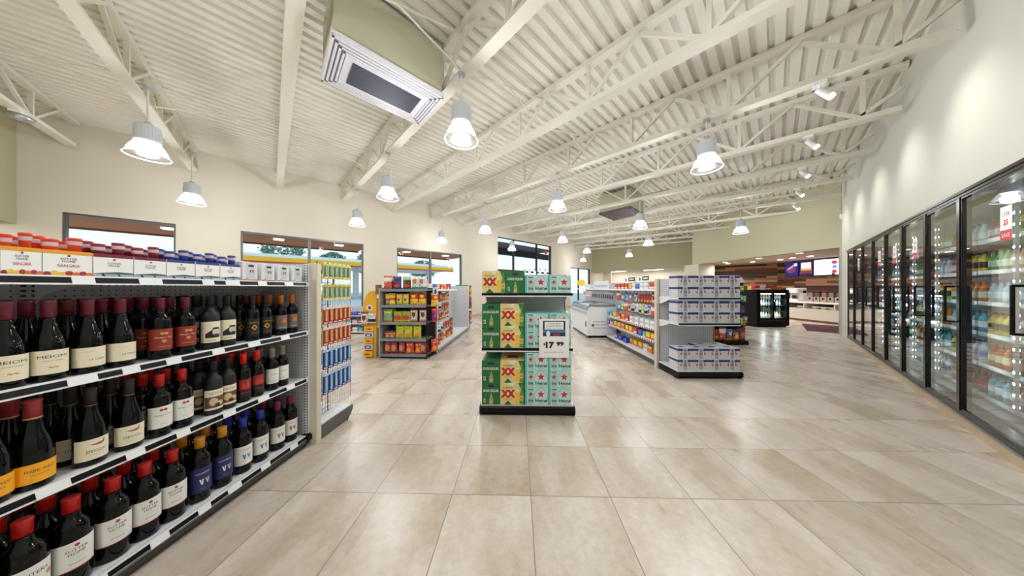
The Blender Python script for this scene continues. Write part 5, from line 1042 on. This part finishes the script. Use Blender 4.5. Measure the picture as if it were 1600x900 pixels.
for c_ in cols:
    m = MB(); m.lathe([(.028, 0), (.032, .01), (.032, .10), (.014, .135), (.014, .16)], M(c_, .25), 12); m.lathe([(.0325, .03), (.0325, .08)], M('e8ecee', .5), 12, caps=False); o = m.build('cold_drink', cat='drink', label='x'); MB().lathe([(.016, .155), (.016, .17)], WHITE, 12).build('cap', o); BT.append(Proto(o))
for r_, z in enumerate((.3205, .5205, .7205, .9205)):
    for i in range(10):
        if i in (4, 5) and False: continue
        BT[(i*3+r_) % 6].place((8.07+.16+i*.09*1.0, 8.3+.20, z), .03, 'small drink in the deli fridge, %s shelf up, %s along' % (ORD[r_+1], ORD[i+1]), 'drinks in the deli fridge')
TOPB = [('red', 8.25, 1), ('white', 8.45, 1), ('red', 8.62, 1), ('brown', 8.82, 1), ('orange', 9.0, 1), ('yellow', 8.32, 2)]
for i, (k_, x, lv) in enumerate(TOPB): CT[k_].place((x, 8.45+(.2 if lv == 2 else 0), 1.2405), .03, '%s box standing on top of the low black deli fridge' % ['first red', 'white', 'second red', 'brown', 'orange', 'yellow'][i], 'boxes on the deli fridge', scale=(1.2, 1, 1.2))
# counter
ct = empty('deli_counter', (11.5, 8.0, 0), 0, label='white back counter with dark open shelf below the worktop', cat='counter'); CW_ = M('e0d8cc', .5, name='counter_front')
m = MB(); m.box(0, 1.35, 0, 3.9, .08, .50, CW_); m.box(.06, 1.35, .0, 3.9, 0, .08, M('8a6f58', .6)); m.box(1.0, 1.35, 0, 3.9, .5, .70, M('3a3230', .6)); m.build('body', ct)
for y in (.0, .95, 1.9, 2.85, 3.86): MB().box(.0, 1.0, y, y+.04, .5, .70, CW_).build('divider', ct)
m = MB(); m.rbox(-.04, 1.38, -.03, 3.93, .70, .75, M('ece8e2', .3, name='solid_surface'), .03); m.build('worktop', ct)
for i in range(7):
    m = MB(); m.lathe([(.05, 0), (.11, .05), (.115, .09), (.105, .09), (.045, .015)], WHITE, 16, caps=False); m.lathe([(.001, .0), (.05, .0)], WHITE, 16, caps=False); m.build('bowl', loc=(11.68, [8.2, 8.45, 8.7, 9.15, 9.4, 9.65, 10.15][i], .5005), label='white bowl on the open shelf under the deli worktop, %s from the mat' % ORD[i+1], cat='bowl', group='bowls under the deli worktop')
cm_ = empty('coffee_machine', (11.75, 10.35, .7505), 0, label='white coffee machine on the deli counter, next to the black fridge', cat='coffee machine')
m = MB(); m.rbox(0, .4, 0, .45, 0, .10, WHITE, .02); m.rbox(.2, .4, 0, .45, .1, .45, WHITE, .02); m.rbox(0, .4, 0, .45, .33, .55, M('d8d4cc', .4), .03); m.build('body', cm_); MB().box(-.005, 0, .08, .37, .38, .48, M('f6f2e8', .4, emit=1.2, name='lit_panel')).build('panel', cm_); MB().lathe([(.05, .1), (.07, .2), (.05, .25)], M('2a1c14', .1), 14, c=(.1, .22)).build('carafe', cm_)
MB().rbox(0, .35, 0, .4, 0, .5, BLACK, .02).box(-.004, 0, .05, .35, .25, .4, M('3a4048', .3)).build('brewer', loc=(11.75, 10.95, .7505), label='black brewer on the deli counter beside the white coffee machine', cat='coffee machine')
for i in range(9):
    e = empty('syrup_dispenser', (11.80, 8.25+i*.215, .7505), 0, label='steel and glass dispenser on the deli counter, %s from the mat end' % ORD[i+1], cat='dispenser', group='dispensers on the deli counter')
    m = MB(); m.rbox(0, .3, -.095, .095, 0, .20, M('b9a99c', .3, .3), .01); m.build('base', e); m = MB(); m.rbox(.02, .26, -.075, .075, .20, .38, M(['a8705e', '6a5e58', '8c8078'][i % 3], .2), .03); m.build('hopper', e); MB().box(-.02, .0, -.02, .02, .10, .18, BLACK).build('tap', e); MB().box(.02, .26, -.08, .08, .38, .40, BLACK).build('lid', e)
# menu screens on the planked wall
dAB = B_ = (Vector((13.3, 4.2))-Vector((12.95, 12.28))); rotw = math.atan2(dAB.y, dAB.x)
def screen(y0, y1, art, lab, emit):
    x0, x1 = 12.28-y0, 12.28-y1; p = Vector((12.95, 12.28))+dAB.normalized()*x0; e = empty('menu_screen', (p.x, p.y, 0), rotw, label=lab, cat='screen', group='menu screens over the deli counter'); L = x1-x0
    MB().box(0, L, -.06, -.004, 1.83, 2.50, BLACK).build('housing', e); m = MB(); m.art(art(L, .64), FRONT(L/2, -.06, 1.845)); m.build('picture', e)
E = lambda h, s=1.0: M(h, .3, emit=s, name='screen_'+h)
screen(11.9, 11.35, lambda L, h: [a_rect(-L/2+.01, 0, L/2-.01, h, E('2a1f6a', .8)), a_disc(-.02, h*.45, .2, E('6a3a5c', .8), 16, .15), a_poly([(-.2, h*.5), (.1, h*.85), (.2, h*.8), (-.1, h*.45)], E('b08ab0', .8)), a_rect(.1, h*.7, .22, h*.9, E('c8c8f0', .9))], 'purple menu screen at the far end over the deli counter', 1)
screen(11.33, 10.82, lambda L, h: [a_rect(-L/2+.01, 0, L/2-.01, h, E('241c50', .8)), a_poly([(-.2, h*.15), (.2, h*.15), (.18, h*.9), (-.18, h*.9)], E('c08a68', .9)), a_rect(-.18, h*.5, .18, h*.9, E('e8dcd0', .9)), a_rect(-.19, h*.15, .19, h*.35, E('6a3a28', .8))], 'menu screen with a layered coffee drink, middle one of the screens', 1)
screen(10.80, 9.7, lambda L, h: [a_rect(-L/2+.01, 0, L/2-.01, h, E('cfe2f4', 1)), a_disc(.12, h*.78, .09, E('c4303c', .9), 16, .07), a_rect(.06, h*.4, .19, h*.6, E('5a9ad0', .9)), a_rect(.05, h*.1, .19, h*.3, E('b82c3a', .9)), a_text('MENU', -.25, h*.5, .08, E('8ab0d0', .9), .3)], 'pale menu screen with red and blue pictures, closest over the mat', 1)
m = MB(); m.prism([(10.5, 9.12), (8.95, 7.63), (9.7, 6.9), (11.25, 8.4)], 'z', 0, .012, M('5a2a38', .95, name='maroon_mat', noise=.1, nscale=60)); m.build('floor_mat', label='maroon entrance mat on the tiles before the deli counter', cat='mat')
MB().box(0, .012, -.03, .03, 0, .10, BRONZE).build('door_bracket', loc=(9.0, 7.05, 1.62), label='small dark bracket on the pilaster beside the deli opening', cat='bracket')

# ================================================================ COOLER BANK
cb_ = empty('cooler', (0, 0, 0), RA, label='long wall of black-framed glass cooler doors filled with drinks', cat='cooler')
CI = M('b9bfc2', .5, name='cooler_interior'); FRM = M('08090b', .22, name='cooler_frame', spec=.4)
m = MB(); m.box(COOL0, COOL1, -2.35, -2.25, .1, 2.25, CI); m.box(COOL0, COOL1, -2.3, -1.3, .08, .108, CI); m.box(COOL0, COOL1, -2.3, -1.3, 2.19, 2.25, CI); m.box(COOL0-.05, COOL0, -2.3, -1.3, .1, 2.2, CI); m.box(COOL1, COOL1+.05, -2.3, -1.3, .1, 2.2, CI); m.build('cabinet', cb_)
m = MB(); m.box(COOL0, COOL1, -1.32, -1.19, 2.15, 2.19, FRM); m.box(COOL0, COOL1, -1.32, -1.195, .108, .155, FRM); m.box(COOL0, COOL1, -1.205, -1.185, .105, .125, M('8d9298', .3, .8)); m.box(COOL0, COOL1, -1.2, -1.18, 2.175, 2.2, FRM); m.build('frame', cb_)
DU = [10.08, 9.38, 8.6, 7.82, 7.05, 6.27, 5.48, 4.70, 3.68, 3.0, 2.35]
SHZ = [.18, .50, .82, 1.14, 1.46, 1.78]
LED = M('f2f8ff', .3, emit=30, name='led_dot')
for i, (b, a) in enumerate(zip(DU, DU[1:])):
    MB().box(a-.028, a+.028, -1.25, -1.19, .15, 2.155, FRM).build('mullion', cb_)
    m = MB(); t = .02
    for (x0, x1, z0, z1) in ((a+.03, a+.03+t, .155, 2.15), (b-.03-t, b-.03, .155, 2.15), (a+.03, b-.03, .155, .155+t), (a+.03, b-.03, 2.15-t, 2.15)): m.box(x0, x1, -1.212, -1.196, z0, z1, M('0c0d10', .25, spec=.4))
    m.box(a+.03, b-.03, -1.212, -1.208, .16, 2.12, COOLER_GLASS); d = m.build('door', cb_)
    h = MB(); h.tube((a+.09, -1.15, .97), (a+.09, -1.15, 1.32), .010, BLACK, 8); h.tube((a+.09, -1.15, .975), (a+.09, -1.2, .975), .010, BLACK, 8); h.tube((a+.09, -1.15, 1.315), (a+.09, -1.2, 1.315), .010, BLACK, 8); h.build('handle', d)
    if i in (1, 3, 4, 5, 7):
        p = MB(); c_ = a+.34; p.box(c_-.07, c_+.07, -1.205, -1.203, 1.66, 1.92, PAPER); p.art([a_rect(-.07, 0, .07, .08, RED), a_text('2 FOR', 0, .2, .03, INK, .09), a_text('$5', 0, .135, .05, RED, bold=.03), a_text('SAVE', 0, .04, .03, PAPER, .1)], plane_fn((c_, -1.203, 1.66), (-1, 0, 0), (0, 0, 1), (0, 1, 0))); p.build('price_card', d)
    l = MB(); l.box(a-.012, a+.012, -1.46, -1.44, .2, 2.1, WHITE)
    for k in range(19): l.lathe([(.001, -.004), (.010, 0), (.001, .004)], LED, 6, caps=False) if False else l.add([(a-.011, -1.438, .25+k*.1), (a+.011, -1.438, .25+k*.1), (a+.011, -1.438, .268+k*.1), (a-.011, -1.438, .268+k*.1), (a-.011, -1.462, .25+k*.1), (a+.011, -1.462, .25+k*.1), (a+.011, -1.462, .268+k*.1), (a-.011, -1.462, .268+k*.1), ], [(0, 1, 2, 3), (7, 6, 5, 4), (0, 3, 7, 4), (1, 5, 6, 2)], LED)
    lo = l.build('lamp_strip', cb_)
    li = bpy.data.lights.new('cooler_light', 'AREA'); li.shape = 'RECTANGLE'; li.size = .04; li.size_y = 1.85; li.energy = 3.5; li.color = (.93, .97, 1)
    q = bpy.data.objects.new('cooler_light', li); COL.objects.link(q); q.parent = lo; q.location = ((a+b)/2, -1.30, 1.15); q.rotation_euler = (-math.pi/2, 0, 0)
    for z in SHZ:
        s = MB(); s.box(a+.03, b-.03, -2.0, -1.50, z-.012, z-.004, M('9aa0a5', .35, .5)); s.box(a+.03, b-.03, -1.50, -1.49, z-.02, z+.02, WHITE); s.build('shelf', cb_)
CB = []
for j, (c1, c2, c3, st_) in enumerate((('b8d4e0', 'e8f0f4', '3a7ac0', 0), ('3a2018', 'c02a24', 'c02a24', 0), ('d87a2a', 'f0e4c0', 'e06a1c', 0), ('4a9c4a', 'e6f0dc', '2a7a3a', 0), ('dfe6ea', '3a5ab0', '2a4aa0', 1), ('e6d23a', '2a2a2a', '2a2a2a', 1), ('b04a6a', 'f0e0e8', '9a2a4a', 0), ('6ab4c8', 'f4f8fa', '2a8aa0', 1))):
    m = MB(); g = M(c1, .15); r = .033
    if st_: m.lathe([(r*.9, 0), (r, .006), (r, .15), (r*.8, .175), (.012, .195), (.012, .215)], g, 12)
    else: m.lathe([(r*.9, 0), (r, .008), (r*.93, .06), (r, .12), (r*.85, .155), (.013, .20), (.013, .22)], g, 12)
    m.lathe([(r+.001, .06), (r+.001, .125)], M(c2, .4), 12, caps=False); m.lathe([(.0145, .212), (.0145, .232), (.012, .234)], M(c3, .35), 10); CB.append(Proto(m.build('drink_bottle', cat='bottle', label='x')))
CN = ['pale blue', 'dark cola', 'orange', 'green', 'white and blue', 'yellow and black', 'pink', 'aqua']
DO = [7, 8, 6, 5, 4, 3, 2, 1, 0]
for i in DO:
    b, a = DU[i], DU[i+1]; n = 6 if i >= 3 else 4
    for r_, z in enumerate(SHZ):
        k_ = (i*5+r_*3) % 8
        for j in range(n):
            u = a+.09+(b-a-.18)*j/(n-1); kk = (k_+(1 if j >= n/2 else 0)) % 8
            CB[kk].place((*R(u, -1.56), z-.0035), 0, '%s bottle, %s shelf up, %s slot, %s cooler door from the deli' % (CN[kk], ORD[r_+1], ORD[n-j], ORD[i+1]), 'drink bottles in the cooler')
for d_ in (P, BAGS, CT):
    for p in d_.values(): p.drop()
for p in BT+CB+back: p.drop()
